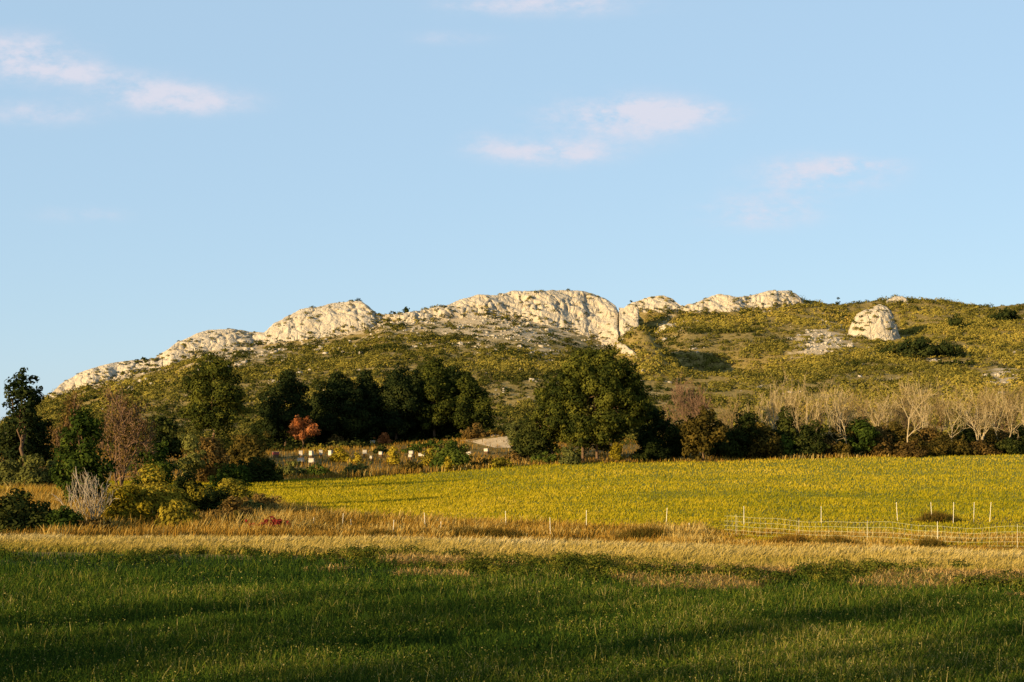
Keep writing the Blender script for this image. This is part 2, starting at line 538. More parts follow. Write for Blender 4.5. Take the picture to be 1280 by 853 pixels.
M['red_leaf'] = leaf_mat('red_leaves', [(0.0, (0.08, 0.012, 0.010)), (0.5, (0.17, 0.022, 0.016)), (1.0, (0.28, 0.05, 0.03))], 0.25)
M['twig_brown'] = leaf_mat('brown_twigs', [(0.0, (0.08, 0.05, 0.03)), (1.0, (0.20, 0.12, 0.07))], 0.0)
M['twig_pale'] = leaf_mat('pale_twigs', [(0.0, (0.15, 0.108, 0.048)), (1.0, (0.36, 0.28, 0.145))], 0.0)
M['twig_tan'] = leaf_mat('tan_twigs', [(0.0, (0.11, 0.075, 0.030)), (1.0, (0.26, 0.19, 0.085))], 0.0)
M['twig_grey'] = leaf_mat('grey_twigs', [(0.0, (0.13, 0.105, 0.075)), (1.0, (0.32, 0.265, 0.19))], 0.0)
M['bark'] = soil_mat('bark', [(0.3, (0.06, 0.038, 0.022)), (0.7, (0.16, 0.10, 0.055))], 3.0, bump=0.6)
M['pale_bark'] = soil_mat('pale_bark', [(0.3, (0.20, 0.15, 0.08)), (0.7, (0.37, 0.295, 0.175))], 2.0, bump=0.4)
M['white_post'] = plain_mat('white_plastic_post', (0.66, 0.61, 0.48), 0.6)
M['cord'] = plain_mat('white_cord', (0.42, 0.42, 0.24), 0.6)
M['hive'] = plain_mat('painted_hive', (0.44, 0.39, 0.30), 0.6)
M['hive_roof'] = plain_mat('hive_roof', (0.36, 0.33, 0.28), 0.5)
M['hive_red'] = plain_mat('red_paint', (0.30, 0.05, 0.04), 0.6)

# ------------------------------------------------------------------ setting: ground zones that share their edges
def zone(name, y_lo, y_hi, mat, n_t, cs=None, kindlabel=None, attr=None, power=1.0):
    cs = np.arange(-700, 1981, 10.0) if cs is None else cs
    lo = y_lo(cs) if callable(y_lo) else 0 * cs + y_lo
    hi = y_hi(cs) if callable(y_hi) else 0 * cs + y_hi
    t = np.linspace(0, 1, n_t) ** power
    yv = lo[None, :] + (hi - lo)[None, :] * t[:, None]
    cv = np.repeat(cs[None, :], n_t, 0)
    xv = (cv - 640) / F * np.maximum(yv, 25.0)
    zv = H(xv.ravel(), yv.ravel())
    v = np.stack([xv.ravel(), yv.ravel(), zv], 1)
    nc = len(cs)
    i = (np.arange(n_t - 1)[:, None] * nc + np.arange(nc - 1)[None, :]).ravel()
    f = np.stack([i, i + 1, i + nc + 1, i + nc], 1)
    at_ = {'bare': attr(cv.ravel(), xv.ravel(), yv.ravel(), zv)} if attr else None
    o = mesh_np(name, v, f, mat, attrs=at_, smooth=True)
    return tag(o, kind='structure')


def ty(c):
    return cur(c, TREE_Y)


def yscrub(c):
    return ty(c) + 45


def yr(c):
    return cur(c, RIDGE_Y)


g = mesh_np('ground', [(-9000, -9000, -0.3), (9000, -9000, -0.3), (9000, 9000, -0.3), (-9000, 9000, -0.3)], [(0, 1, 2, 3)], M['plain'])
tag(g, kind='structure')
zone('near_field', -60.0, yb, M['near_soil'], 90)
zone('grassy_bank', yb, ystrip, M['bank_soil'], 30)
zone('rough_ground', ystrip, 72.0, M['rough_soil'], 30)
zone('meadow', 72.0, ty, M['meadow_soil'], 60)
zone('scrub_ground', ty, yscrub, M['scrub_soil'], 30)

PATCHES = [  # bare pale patches on the hill: column, row, half width, half height, amount
    (1035, 425, 34, 17, .55), (1010, 432, 20, 9, .35), (830, 408, 24, 6, .15), (1250, 472, 28, 15, .45), (1160, 450, 10, 8, .2),
    (1190, 455, 18, 5, .3), (620, 412, 120, 18, .22), (560, 400, 100, 12, .15), (250, 440, 120, 18, .28), (420, 408, 70, 12, .28), (120, 475, 60, 14, .3),
    (690, 440, 60, 20, .12), (660, 480, 40, 10, .05), (900, 385, 90, 8, .25)]


def bare_of(c, x, y, z):
    row = HOR - (z - EYE) / np.maximum(y, 1) * F
    b = 0.24 + 0 * c
    for (pc, pr, a, bb, amt) in PATCHES:
        b = b + amt * np.exp(-((c - pc) / a) ** 2 - ((row - pr) / bb) ** 2)
    up = np.clip((y - 330) / 110, 0, 1)
    b = b + 0.16 * up * np.clip((840 - c) / 120, 0, 1)
    b = b - 0.05 * np.clip((c - 820) / 100, 0, 1)
    return b


cs_h = np.arange(-700, 1981, 4.0)
zone('hill', yscrub, lambda c: yr(c) + 60, M['hill'], 130, cs_h, attr=bare_of)
zone('hill_back', lambda c: yr(c) + 60, 1500.0, M['scrub_soil'], 16, np.arange(-700, 1981, 20.0))


# a sheet laid 4 mm over the ground
def patch(name, pts, mat, lift=0.05, n=14):
    """pts: rows of (left column, right column, y)"""
    v = []
    for (c0, c1, y) in pts:
        for k in range(n):
            c = c0 + (c1 - c0) * k / (n - 1)
            v.append((px(c, y), y))
    v = np.array(v)
    z = H(v[:, 0], v[:, 1]) + lift
    r = len(pts)
    i = (np.arange(r - 1)[:, None] * n + np.arange(n - 1)[None, :]).ravel()
    f = np.stack([i, i + 1, i + n + 1, i + n], 1)
    return tag(mesh_np(name, np.column_stack([v, z]), f, mat, smooth=True), kind='structure')


# ------------------------------------------------------------------ leaves, tubes, blades
def frames(nrm, rng):
    r = rng.normal(size=nrm.shape)
    a = np.cross(nrm, r)
    a /= np.linalg.norm(a, axis=1, keepdims=True) + 1e-9
    b = np.cross(nrm, a)
    return a, b


def leaf_quads(cen, nrm, size, rng, aspect=0.55):
    nrm = nrm / (np.linalg.norm(nrm, axis=1, keepdims=True) + 1e-9)
    a, b = frames(nrm, rng)
    s = size[:, None]
    v = np.stack([cen - a * s, cen + b * s * aspect + a * s * 0.1, cen + a * s, cen - b * s * aspect + a * s * 0.1], 1).reshape(-1, 3)
    f = np.arange(len(v)).reshape(-1, 4)
    return v, f


def blob_leaves(blobs, leaf, density, rng, jitter=0.42, tint0=0.0, tint1=1.0, flat=0.8, up=0.25, fill=0.25):
    """blobs: (x,y,z,r) -> leaf quads spread over and inside them, facing outwards; tint differs from blob to blob"""
    C_, N_, S_, T_ = [], [], [], []
    for (x, y, z, r) in blobs:
        n = max(8, int(density * 12.6 * r * r / (leaf * leaf)))
        d = rng.normal(size=(n, 3)); d /= np.linalg.norm(d, axis=1, keepdims=True)
        rad = r * np.where(rng.rand(n) < fill, rng.uniform(0.4, 0.9, n), rng.uniform(0.85, 1.12, n))
        p = d * rad[:, None]; p[:, 2] *= flat
        C_.append(p + (x, y, z))
        nn = d + rng.normal(size=(n, 3)) * jitter * 0.6; nn[:, 2] += up
        N_.append(nn)
        S_.append(leaf * rng.uniform(0.5, 1.15, n))
        bt = rng.uniform(tint0, tint1)
        T_.append(np.clip(bt + rng.normal(size=n) * 0.16, 0, 1))
    cen = np.concatenate(C_); nrm = np.concatenate(N_); s = np.concatenate(S_); tt = np.concatenate(T_)
    v, f = leaf_quads(cen, nrm, s, rng)
    return v, f, np.repeat(tt, 4)


def tubes(paths, sides=5):
    V, Fc, T, off = [], [], [], 0
    ang = np.arange(sides) * 2 * math.pi / sides
    ca, sa = np.cos(ang), np.sin(ang)
    for (pts, rad, tint) in paths:
        pts = np.asarray(pts, float)
        n = len(pts)
        d = np.gradient(pts, axis=0)
        d /= np.linalg.norm(d, axis=1, keepdims=True) + 1e-9
        ref = np.array([1.0, 0.13, 0.07]) if abs(d[0][0]) < 0.8 else np.array([0.05, 1.0, 0.1])
        a = np.cross(d, ref); a /= np.linalg.norm(a, axis=1, keepdims=True) + 1e-9
        b = np.cross(d, a)
        r = np.asarray(rad, float)[:, None, None]
        ring = pts[:, None, :] + r * (a[:, None, :] * ca[None, :, None] + b[:, None, :] * sa[None, :, None])
        V.append(ring.reshape(-1, 3))
        k = np.arange(sides)
        for i in range(n - 1):
            q = off + i * sides
            Fc.append(np.stack([q + k, q + (k + 1) % sides, q + sides + (k + 1) % sides, q + sides + k], 1))
        T.append(np.full(n * sides, tint))
        off += n * sides
    return np.concatenate(V), np.concatenate(Fc), np.concatenate(T)


def blades(x, y, z, h, w, rng, tint, lean=(0, 0), leanvar=0.3, tipgain=0.0, droop=0.25):
    n = len(x)
    th = rng.uniform(0, 2 * math.pi, n)
    dx, dy = np.cos(th), np.sin(th)
    lx = (lean[0] + rng.normal(size=n) * leanvar) * h
    ly = (lean[1] + rng.normal(size=n) * leanvar) * h
    hw = w * 0.5
    base = np.stack([x, y, z - 0.03], 1)
    side = np.stack([dx, dy, 0 * dx], 1)
    mid = base + np.stack([lx * 0.35, ly * 0.35, h * 0.58], 1)
    tip = base + np.stack([lx, ly, h * (1 - droop * np.minimum(1, (lx**2 + ly**2) / (h * h)))], 1)
    hw = hw[:, None]
    v = np.stack([base - side * hw, base + side * hw, mid + side * hw * 0.8, mid - side * hw * 0.8, tip + side * hw * 0.18, tip - side * hw * 0.18], 1)
    b = np.arange(n)[:, None] * 6
    f = np.concatenate([b + np.array([0, 1, 2, 3]), b + np.array([3, 2, 4, 5])], 0)
    t = np.repeat(tint[:, None], 6, 1)
    t[:, 4:] += tipgain
    return v.reshape(-1, 3), f, np.clip(t.ravel(), 0, 1)


def scatter_cols(n, c0, c1, ylo, yhi, rng, screen=1.0):
    """columns evenly, depth evenly in 1/y (screen) or mixed"""
    c = rng.uniform(c0, c1, n)
    lo, hi = ylo(c), yhi(c)
    u = rng.rand(n)
    y = 1.0 / (1 / lo + (1 / hi - 1 / lo) * u)
    return c, px(c, y), y


# ------------------------------------------------------------------ limestone outcrops
ROCK_PTS = []


def outcrop(name, label, cols, top, bot, lean=0.9, amp=1.0, seed=0, group=None, mat='rock', y_at=None, thick=7.0, step=1.4, nt=46, clamp=True):
    """a ridge of limestone: front face from the slope (rows bot) up to its crest (rows top), and a back that drops behind it"""
    cs = np.arange(cols[0], cols[1] + 0.01, step)
    n = len(cs)
    rt, rb = cur(cs, top), cur(cs, bot)
    yb_ = np.array([hit(c, r)[1] for c, r in zip(cs, rb)]) if y_at is None else 0 * cs + y_at
    if clamp:
        yb_ = np.maximum(yb_, cur(cs, RIDGE_Y) - 26)
    # smooth the foot line
    if n > 9:
        k = np.ones(7) / 7
        yb_ = np.convolve(np.pad(yb_, 3, mode='edge'), k, 'valid')
    z_b = EYE - (rb - HOR) / F * yb_
    # crest depth: leans back with its height
    hh = np.maximum((rb - rt) / F * yb_, 0.3)
    y_t = yb_ + hh * lean
    z_t = EYE - (rt - HOR) / F * y_t
    ts = np.linspace(0, 1, nt)
    rows = []
    taper = np.clip(np.minimum(np.arange(n), np.arange(n)[::-1]) / 3.0, 0, 1)
    for t in ts:
        e = t ** 1.25
        yv = yb_ + (y_t - yb_) * e
        zv = z_b + (z_t - z_b) * (1 - (1 - t) ** 1.15)
        rows.append(np.stack([px(cs, yv), yv, zv], 1))
    foot = rows[0].copy(); foot[:, 2] -= 2.5
    rows = [foot] + rows
    for k in range(1, 7):
        u = k / 6.0
        p = rows[nt].copy()
        s_ = (y_t + thick * u) / y_t
        p[:, 0] *= s_; p[:, 1] = y_t + thick * u
        p[:, 2] = z_t - (hh + 2.5) * u ** 1.6
        rows.append(p)
    G = np.stack(rows, 0)                   # (R, n, 3)
    R = G.shape[0]
    P = G.reshape(-1, 3)
    # displacement: bulges, blocks, fissures
    d = 1.7 * fbm(P[:, 0] / 8 + seed, P[:, 1] / 9, P[:, 2] / 9, 3) + 1.15 * fbm(P[:, 0] / 4.5 + seed, P[:, 1] / 6, (P[:, 2] + 0.5 * P[:, 0]) / 6, 5, 0.6, True) + 0.55 * np.abs(fbm(P[:, 0] / 1.6, P[:, 1] / 1.6, P[:, 2] / 1.2 + seed, 4, 0.6))
    d *= amp
    d += 0.55 * fbm(P[:, 0] / 12 + seed, P[:, 1] / 6, (P[:, 2] + 0.4 * P[:, 0]) / 1.7, 3, 0.55, True)
    crk = fbm(P[:, 0] / 5 + 3 * seed, P[:, 1] / 7, P[:, 2] / 13, 3)
    d -= 0.7 * np.exp(-(crk / 0.04) ** 2)
    d -= 0.4 * amp
    ramp_ = np.concatenate([[0.0], np.minimum(1, np.linspace(0.25, 2.5, nt)), np.full(6, 1.0)])
    crest = np.concatenate([np.ones(1 + nt - 6), np.linspace(1, 0.55, 6), np.full(6, 0.55)])
    d = (d.reshape(R, n) * (ramp_ * crest)[:, None] * (0.35 + 0.65 * taper)[None, :]).ravel()
    P2 = P.copy()
    P2[:, 1] -= d * 0.85
    P2[:, 2] += d * 0.32
    P2[:, 0] += 0.35 * amp * fbm(P[:, 0] / 2, P[:, 1] / 2, P[:, 2] / 2 + 9 + seed, 3)
    i = (np.arange(R - 1)[:, None] * n + np.arange(n - 1)[None, :]).ravel()
    f = np.stack([i, i + 1, i + n + 1, i + n], 1)
    ROCK_PTS.append((P2.reshape(R, n, 3)[2:nt + 1].reshape(-1, 3), amp))
    o = mesh_np(name, P2, f, M[mat], smooth=False)
    # end walls
    me = o.data
    import bmesh
    bm = bmesh.new(); bm.from_mesh(me); bm.verts.ensure_lookup_table()
    loops_ = [[bm.verts[r * n + e_] for r in range(R)] for e_ in (0, n - 1)]
    for loop in loops_:
        cen = bm.verts.new(sum((v.co for v in loop), mathutils.Vector()) / R)
        cyc = loop + [loop[0]]
        for a, b in zip(cyc[:-1], cyc[1:]):
            try:
                bm.faces.new((a, b, cen))
            except ValueError:
                pass
    bmesh.ops.recalc_face_normals(bm, faces=bm.faces)
    bm.to_mesh(me); bm.free()
    return tag(o, label, 'rock', group)


TOPLINE = [(62, 494), (75, 481), (100, 466), (130, 457), (150, 452), (165, 450), (190, 449), (197, 446), (205, 440), (225, 427), (250, 416), (262, 413), (290, 412), (330, 416),
           (338, 409), (345, 403), (360, 395), (375, 387), (400, 383), (415, 379), (440, 377), (452, 377), (460, 383), (475, 395), (500, 393), (540, 385), (560, 381), (575, 374), (587, 372),
           (600, 369), (620, 370), (640, 364), (665, 365), (690, 363), (715, 364), (730, 365), (745, 369), (755, 373), (762, 376), (770, 382), (774, 390)]
outcrop('limestone_outcrop', 'long low pale limestone spur sloping down to the left end of the ridge', (62, 204), TOPLINE,
        [(62, 501), (100, 488), (150, 470), (204, 458)], 1.7, 0.55, 1)
outcrop('limestone_outcrop', 'stepped pale limestone shoulder above the tall left pine', (196, 346), TOPLINE,
        [(196, 456), (210, 460), (250, 441), (300, 434), (346, 430)], 1.7, 0.6, 5)
outcrop('limestone_outcrop', 'rounded pale limestone knob standing up left of the highest crest', (326, 480), TOPLINE + [(322, 424)],
        [(326, 432), (380, 425), (420, 420), (460, 412), (480, 402)], 1.4, 0.7, 9)
outcrop('limestone_outcrop', 'long high limestone crest ending in a sheer shadowed cliff end', (470, 773), TOPLINE + [(466, 399)],
        [(470, 402), (520, 403), (570, 398), (600, 398), (650, 398), (690, 409), (720, 416), (745, 425), (762, 433), (773, 436)], 1.1, 1.05, 14, thick=10)
outcrop('limestone_pillar', 'square pale limestone pillar just right of the dark cleft', (774, 798), [(774, 384), (780, 385), (790, 378), (794, 378), (798, 386)],
        [(774, 428), (798, 427)], 0.45, 0.8, 21, y_at=409, step=1.0)
outcrop('limestone_slab', 'pale tilted rock slab under the cleft, running down to the big pine', (752, 797), [(752, 425), (765, 424), (780, 431), (797, 444)],
        [(752, 431), (765, 437), (780, 443), (797, 450)], 1.4, 0.6, 25, step=1.2, nt=20, clamp=False, thick=3)
outcrop('limestone_outcrop', 'domed pale limestone top behind the pillar, right of the cleft', (784, 856), [(784, 386), (795, 377), (812, 372), (829, 369), (840, 373), (848, 380), (856, 386)],
        [(784, 390), (815, 391), (856, 391)], 1.2, 0.9, 31, step=1.5)
outcrop('limestone_outcrop', 'farthest pale limestone crest rising to the right on the skyline', (848, 1004), [(848, 387), (856, 382), (872, 378), (885, 372), (900, 368), (920, 372), (945, 369), (960, 364), (985, 364), (996, 368), (1004, 378)],
        [(848, 391), (900, 391), (950, 388), (1004, 382)], 1.2, 0.9, 37, step=1.5)
outcrop('limestone_boulder', 'pale rounded boulder on the slope below the far crest', (854, 886), [(854, 410), (860, 405), (870, 402), (880, 403), (886, 411)],
        [(854, 415), (886, 417)], 0.8, 0.5, 43, step=1.2, nt=16, thick=4)
outcrop('limestone_boulder', 'low flat pale rock beside the rounded boulder, nearer the pillar', (822, 851), [(822, 409), (836, 404), (851, 409)],
        [(822, 414), (851, 414)], 1.0, 0.5, 47, step=1.2, nt=14, thick=4)
outcrop('limestone_boulder', 'small pale rock on the skyline above the cone rock', (1108, 1136), [(1108, 376), (1118, 371), (1128, 371), (1136, 376)],
        [(1108, 380), (1136, 380)], 1.0, 0.4, 53, step=1.2, nt=12, thick=4)


def cone_rock():
    x0, y0, _ = hit(1097, 424)
    s = y0 / F                      # metres per photo pixel there
    zb = z_of(430, y0)
    n, r = 110, 70
    prof = [(0.0, 36), (0.12, 34.5), (0.3, 31), (0.5, 28), (0.7, 24.5), (0.84, 19.5), (0.94, 12.5), (0.985, 6), (1.0, 0.3)]
    hgt = 50 * s
    V = []
    for i in range(r + 1):
        t = i / r
        rad = np.interp(t, [p[0] for p in prof], [p[1] for p in prof]) * s
        for k in range(n):
            a = 2 * math.pi * k / n
            V.append((rad * math.cos(a) + 3.5 * s * t * t, rad * math.sin(a) * 0.9, hgt * t - 5 * (i == 0) + (2.6 * s * math.cos(a) * t * t)))
    P = np.array(V)
    d = 0.42 * fbm(P[:, 0] / 3, P[:, 1] / 3, P[:, 2] / 3, 4) + 0.22 * fbm(P[:, 0] / 1.6, P[:, 1] / 1.6, P[:, 2] / 2 + 4, 4, 0.55, True) + 0.22 * fbm(P[:, 0] / .7, P[:, 1] / .7, P[:, 2] / .7, 3)
    rr = np.hypot(P[:, 0], P[:, 1]) + 1e-6
    P[:, 0] += P[:, 0] / rr * d; P[:, 1] += P[:, 1] / rr * d; P[:, 2] += 0.4 * d
    i = np.arange(r)[:, None] * n
    k = np.arange(n)[None, :]
    f = np.stack([(i + k).ravel(), (i + (k + 1) % n).ravel(), (i + n + (k + 1) % n).ravel(), (i + n + k).ravel()], 1)
    P[-n:] = P[-n:].mean(0)
    crk = fbm(P[:, 0] / 2.5, P[:, 1] / 2.5, P[:, 2] / 6 + 2, 3)
    rr = np.hypot(P[:, 0], P[:, 1]) + 1e-6
    q_ = 0.22 * np.exp(-(crk / 0.06) ** 2)
    P[:, 0] -= P[:, 0] / rr * q_; P[:, 1] -= P[:, 1] / rr * q_
    P += (0, 26 * s, 0)
    low = P[n * 6:n * 24] + (x0, y0, zb)
    ROCK_PTS.append((np.concatenate([low[low[:, 2] < zb + 5 * s], P[n * 24:] + (x0, y0, zb)]), 1.0))
    o = mesh_np('cone_rock', P, f, M['rock'], loc=(x0, y0, zb))
    tag(o, 'big blunt cone of pale limestone standing alone on the right hillside', 'rock')


cone_rock()

# ------------------------------------------------------------------ hillside scrub (uncountable)
def hill_scrub():
    rng = np.random.RandomState(5)
    N = 34000
    c = rng.uniform(-230, 1560, N)
    lo = np.minimum(yscrub(c), 215) - 10
    hi = yr(c) + np.where(c < 1005, -3, 8)
    y = np.sqrt(rng.rand(N) * (hi**2 - lo**2) + lo**2)
    x = px(c, y)
    z = H(x, y)
    bare = bare_of(c, x, y, z)
    nz = fbm(x / 11, y / 11, 2.2, 3)
    nb_ = fbm(x / 30, y / 30, 6.2, 2)
    p = np.clip(1.05 - 1.7 * bare + 1.1 * nz + 0.25 * nb_, 0.22, 1)
    for (kx, ky, kr, ks, kd) in HUMPS_DIPS[1:]:
        p = np.maximum(p, 0.95 * np.exp(-((x - kx) / kr / 1.6) ** 2 - ((y - ky) / ks / 1.6) ** 2))
    keep = rng.rand(N) < p
    row = HOR - (z - EYE) / y * F
    keep &= ~(np.hypot((c - 1097) / 31, (row - 406) / 20) < 1)
    c, x, y, z, bare, nz, nb_ = (q[keep] for q in (c, x, y, z, bare, nz, nb_))
    n = len(c)
    right = np.clip((c - 800) / 120, 0, 1)
    lowleft = np.clip((300 - y) / 50, 0, 1) * np.clip((760 - c) / 150, 0, 1)
    t0 = 0.39 + 0.16 * right + 0.22 * nz + 0.34 * nb_ + rng.normal(size=n) * 0.10 - 0.22 * lowleft
    dark = rng.rand(n) < np.clip(0.04 + 0.75 * fbm(x / 17, y / 17, 41.0, 2), 0.02, 0.6) * (1 - 0.45 * right)
    t0 = np.where(dark, 0.10, t0)
    rad = np.clip((rng.gamma(3.2, 0.23, n) + 0.22) * (1 + 0.5 * np.clip(nz, -.5, 1)), 0.3, 2.6)
    rad = np.where(dark, rad * 1.3, rad) * np.clip(1.3 - 0.9 * bare, 0.5, 1.1)
    # little bushes rooted in the ledges of the rocks
    rp = []
    for P, amp in ROCK_PTS:
        k = rng.rand(len(P)) < np.where(np.arange(len(P)) < len(P) * 0.18, 0.085, 0.020)
        nn = fbm(P[:, 0] / 5, P[:, 1] / 5, P[:, 2] / 5, 2)
        rp.append(P[k & (nn > -0.15)])
    rp = np.concatenate(rp)
    m = len(rp)
    x = np.concatenate([x, rp[:, 0]]); y = np.concatenate([y, rp[:, 1]]); z = np.concatenate([z, rp[:, 2]])
    t0 = np.concatenate([t0, np.clip(rng.normal(0.42, 0.18, m), 0, 1)])
    rad = np.concatenate([rad, rng.uniform(0.2, 0.75, m)])
    n += m
    per = 72
    d = rng.normal(size=(n, per, 3)); d /= np.linalg.norm(d, axis=2, keepdims=True)
    d[:, :, 2] = np.abs(d[:, :, 2]) * 0.9 - 0.15
    lump = 1 + 0.25 * np.sin(3 * np.arctan2(d[:, :, 1], d[:, :, 0]) + rng.uniform(0, 6, (n, 1)))
    asp = rng.uniform(0.8, 1.4, (n, 1))
    q = d * (rad[:, None] * lump * rng.uniform(0.75, 1.08, (n, per)))[:, :, None]
    q[:, :, 0] *= asp; q[:, :, 2] *= rng.uniform(0.6, 0.95, (n, 1))
    cen = q + np.stack([x, y, z], 1)[:, None, :]
    nr = d + rng.normal(size=d.shape) * 0.28
    nr[:, :, 2] += 0.15
    sz = np.minimum(rad, 1.1)[:, None] * rng.uniform(0.13, 0.26, (n, per))
    tt = np.clip(t0[:, None] + rng.normal(size=(n, per)) * 0.05, 0, 1)
    v, f = leaf_quads(cen.reshape(-1, 3), nr.reshape(-1, 3), sz.ravel(), rng, 0.75)
    o = mesh_np('hillside_scrub', v, f, M['scrub'], attrs={'tint': np.repeat(tt.ravel(), 4)})
    tag(o, 'low olive and golden garrigue scrub dotted over the stony hillside', 'scrub', kind='stuff')


hill_scrub()


def scree():
    rng = np.random.RandomState(15)
    N = 60000
    c = rng.uniform(-60, 1340, N)
    lo, hi = 0 * c + 250, yr(c) - 2
    y = np.sqrt(rng.rand(N) * (hi**2 - lo**2) + lo**2)
    x = px(c, y); z = H(x, y)
    b = bare_of(c, x, y, z) + 0.55 * fbm(x / 7, y / 7, 31.0, 3)
    k = rng.rand(N) < np.clip((b - 0.38) * 1.0, 0.0, 0.9)
    x, y, z = x[k], y[k], z[k]
    n = len(x)
    r = np.clip(rng.gamma(2.0, 0.13, n) + 0.08, 0.1, 1.1)
    base = np.array([(1, 0, 0), (0, 1, 0), (-1, 0, 0), (0, -1, 0), (0, 0, 1), (0, 0, -1), (.7, .6, .5), (-.6, -.7, .5)], float)
    base = np.array([(-1, -.8, -.6), (1, -.9, -.6), (.9, 1, -.6), (-1, .8, -.6), (-.7, -.6, .6), (.6, -.7, .75), (.7, .6, .6), (-.6, .7, .5)])
    th = rng.uniform(0, 6.28, n); ct, st_ = np.cos(th)[:, None], np.sin(th)[:, None]
    q = base[None] * (1 + rng.normal(size=(n, 8, 3)) * 0.25) * r[:, None, None] * (0.8, 0.8, 0.6)
    v = np.stack([q[:, :, 0] * ct - q[:, :, 1] * st_, q[:, :, 0] * st_ + q[:, :, 1] * ct, q[:, :, 2]], 2) + np.stack([x, y, z + 0.15 * r], 1)[:, None, :]
    F6 = np.array([(4, 5, 6, 7), (0, 1, 5, 4), (1, 2, 6, 5), (2, 3, 7, 6), (3, 0, 4, 7)])
    f = (np.arange(n)[:, None, None] * 8 + F6[None]).reshape(-1, 4)
    o = mesh_np('scree', v.reshape(-1, 3), f, M['rock'])
    tag(o, 'loose pale limestone stones scattered between the hillside scrub', 'stones', kind='stuff')


scree()

# ------------------------------------------------------------------ trees
def limb_path(p0, p1, r0, r1, rng, n=5, wob=0.06, tint=0.5):
    p0 = np.array(p0, float); p1 = np.array(p1, float)
    t = np.linspace(0, 1, n)[:, None]
    L = np.linalg.norm(p1 - p0)
    w = rng.normal(size=(n, 3)) * wob * L; w[0] = 0; w[-1] = 0
    pts = p0 + (p1 - p0) * t + w
    return pts, r0 + (r1 - r0) * np.linspace(0, 1, n), tint


def leafy_tree(name, label, cat, c, y, top, width, mat, seed, group=None, base=0.25, blob=0.17, nb=40, leaf=0.28, density=0.6, trunks=1, shape='round',
               bark='bark', flat=0.75, tint=(0.1, 0.8), sink=0.2, lean=0.0, depth=0.85, trunk_part=True):
    """c: photo column of its foot, y: metres away, top: photo row of its tip, width: photo pixels across"""
    rng = np.random.RandomState(seed)
    x0, y0, z0 = at(c, y, sink)
    h = z_of(top, y) - z0
    w = 0.9 * width / F * y
    root = empty(name, (x0, y0, z0), label, cat, group)
    zb = h * base
    hc = h - zb
    blobs = []
    for k in range(nb):
        d = rng.normal(size=3); d /= np.linalg.norm(d)
        rr = rng.uniform(0.45, 1.0) ** 0.6
        br = blob * w * rng.uniform(0.65, 1.25)
        t = (d[2] * rr + 1) / 2                       # 0 low, 1 high
        if shape == 'round':
            wid = 1.0
        elif shape == 'cone':
            wid = 1.25 - 0.95 * t
        elif shape == 'dome':
            wid = 1.12 - 0.35 * t
        elif shape == 'umbrella':
            wid = 0.55 + 0.6 * t
        bx = d[0] * rr * wid * max(w / 2 - br * 0.9, 0.05) + lean * t * h
        by = d[1] * rr * wid * max(w / 2 - br * 0.9, 0.05) * depth
        bz = zb + br * flat + t * max(hc - 2 * br * flat, 0.05)
        blobs.append((bx, by, bz, br))
    # a blob at the very tip and smaller tufts round the outline
    for k in range(3):
        br = blob * w * rng.uniform(0.35, 0.6)
        blobs.append((lean * h + rng.normal() * 0.09 * w, rng.normal() * 0.05 * w, h - br * flat - k * 0.05 * h, br))
    for k in range(int(nb * 1.3)):
        bx, by, bz, br = blobs[rng.randint(nb)]
        d = np.array([bx, by, (bz - zb - hc * 0.4) * 1.2]); d /= np.linalg.norm(d) + 1e-6
        d = d + rng.normal(size=3) * 0.55; d /= np.linalg.norm(d)
        q = rng.uniform(0.9, 1.5)
        blobs.append((bx + d[0] * br * q, by + d[1] * br * q, np.clip(bz + d[2] * br * q * 0.8, 0.3, h - 0.15), br * rng.uniform(0.22, 0.5)))
    v, f, t = blob_leaves(blobs, leaf, density, rng, tint0=tint[0], tint1=tint[1], flat=flat)
    v[:, 2] = np.maximum(v[:, 2], 0.05)
    mesh_np('crown', v, f, M[mat], root, {'tint': t})
    paths = []
    for k in range(trunks):
        ox = (k - (trunks - 1) / 2) * w * 0.13
        r0 = max(0.045 * h ** 0.9, 0.06) * (0.75 if trunks > 1 else 1) * 0.55
        tip = (ox * 1.5 + lean * h * 0.7, 0, h * 0.8)
        paths.append(limb_path((ox, 0, -0.3), tip, r0, r0 * 0.25, rng, 7, 0.02))
        for j in range(5):
            bx, by, bz, br = blobs[rng.randint(nb)]
            q = rng.uniform(0.25, 0.6)
            s = np.array([ox, 0, 0]) * (1 - q) + np.array(tip) * q
            if bz > s[2]:
                paths.append(limb_path(s, (bx, by, bz), r0 * 0.45, r0 * 0.12, rng, 5, 0.05))
    if trunk_part:
        tv, tf, tt = tubes(paths, 7)
        mesh_np('trunk', tv, tf, M[bark], root, smooth=True)
    return root


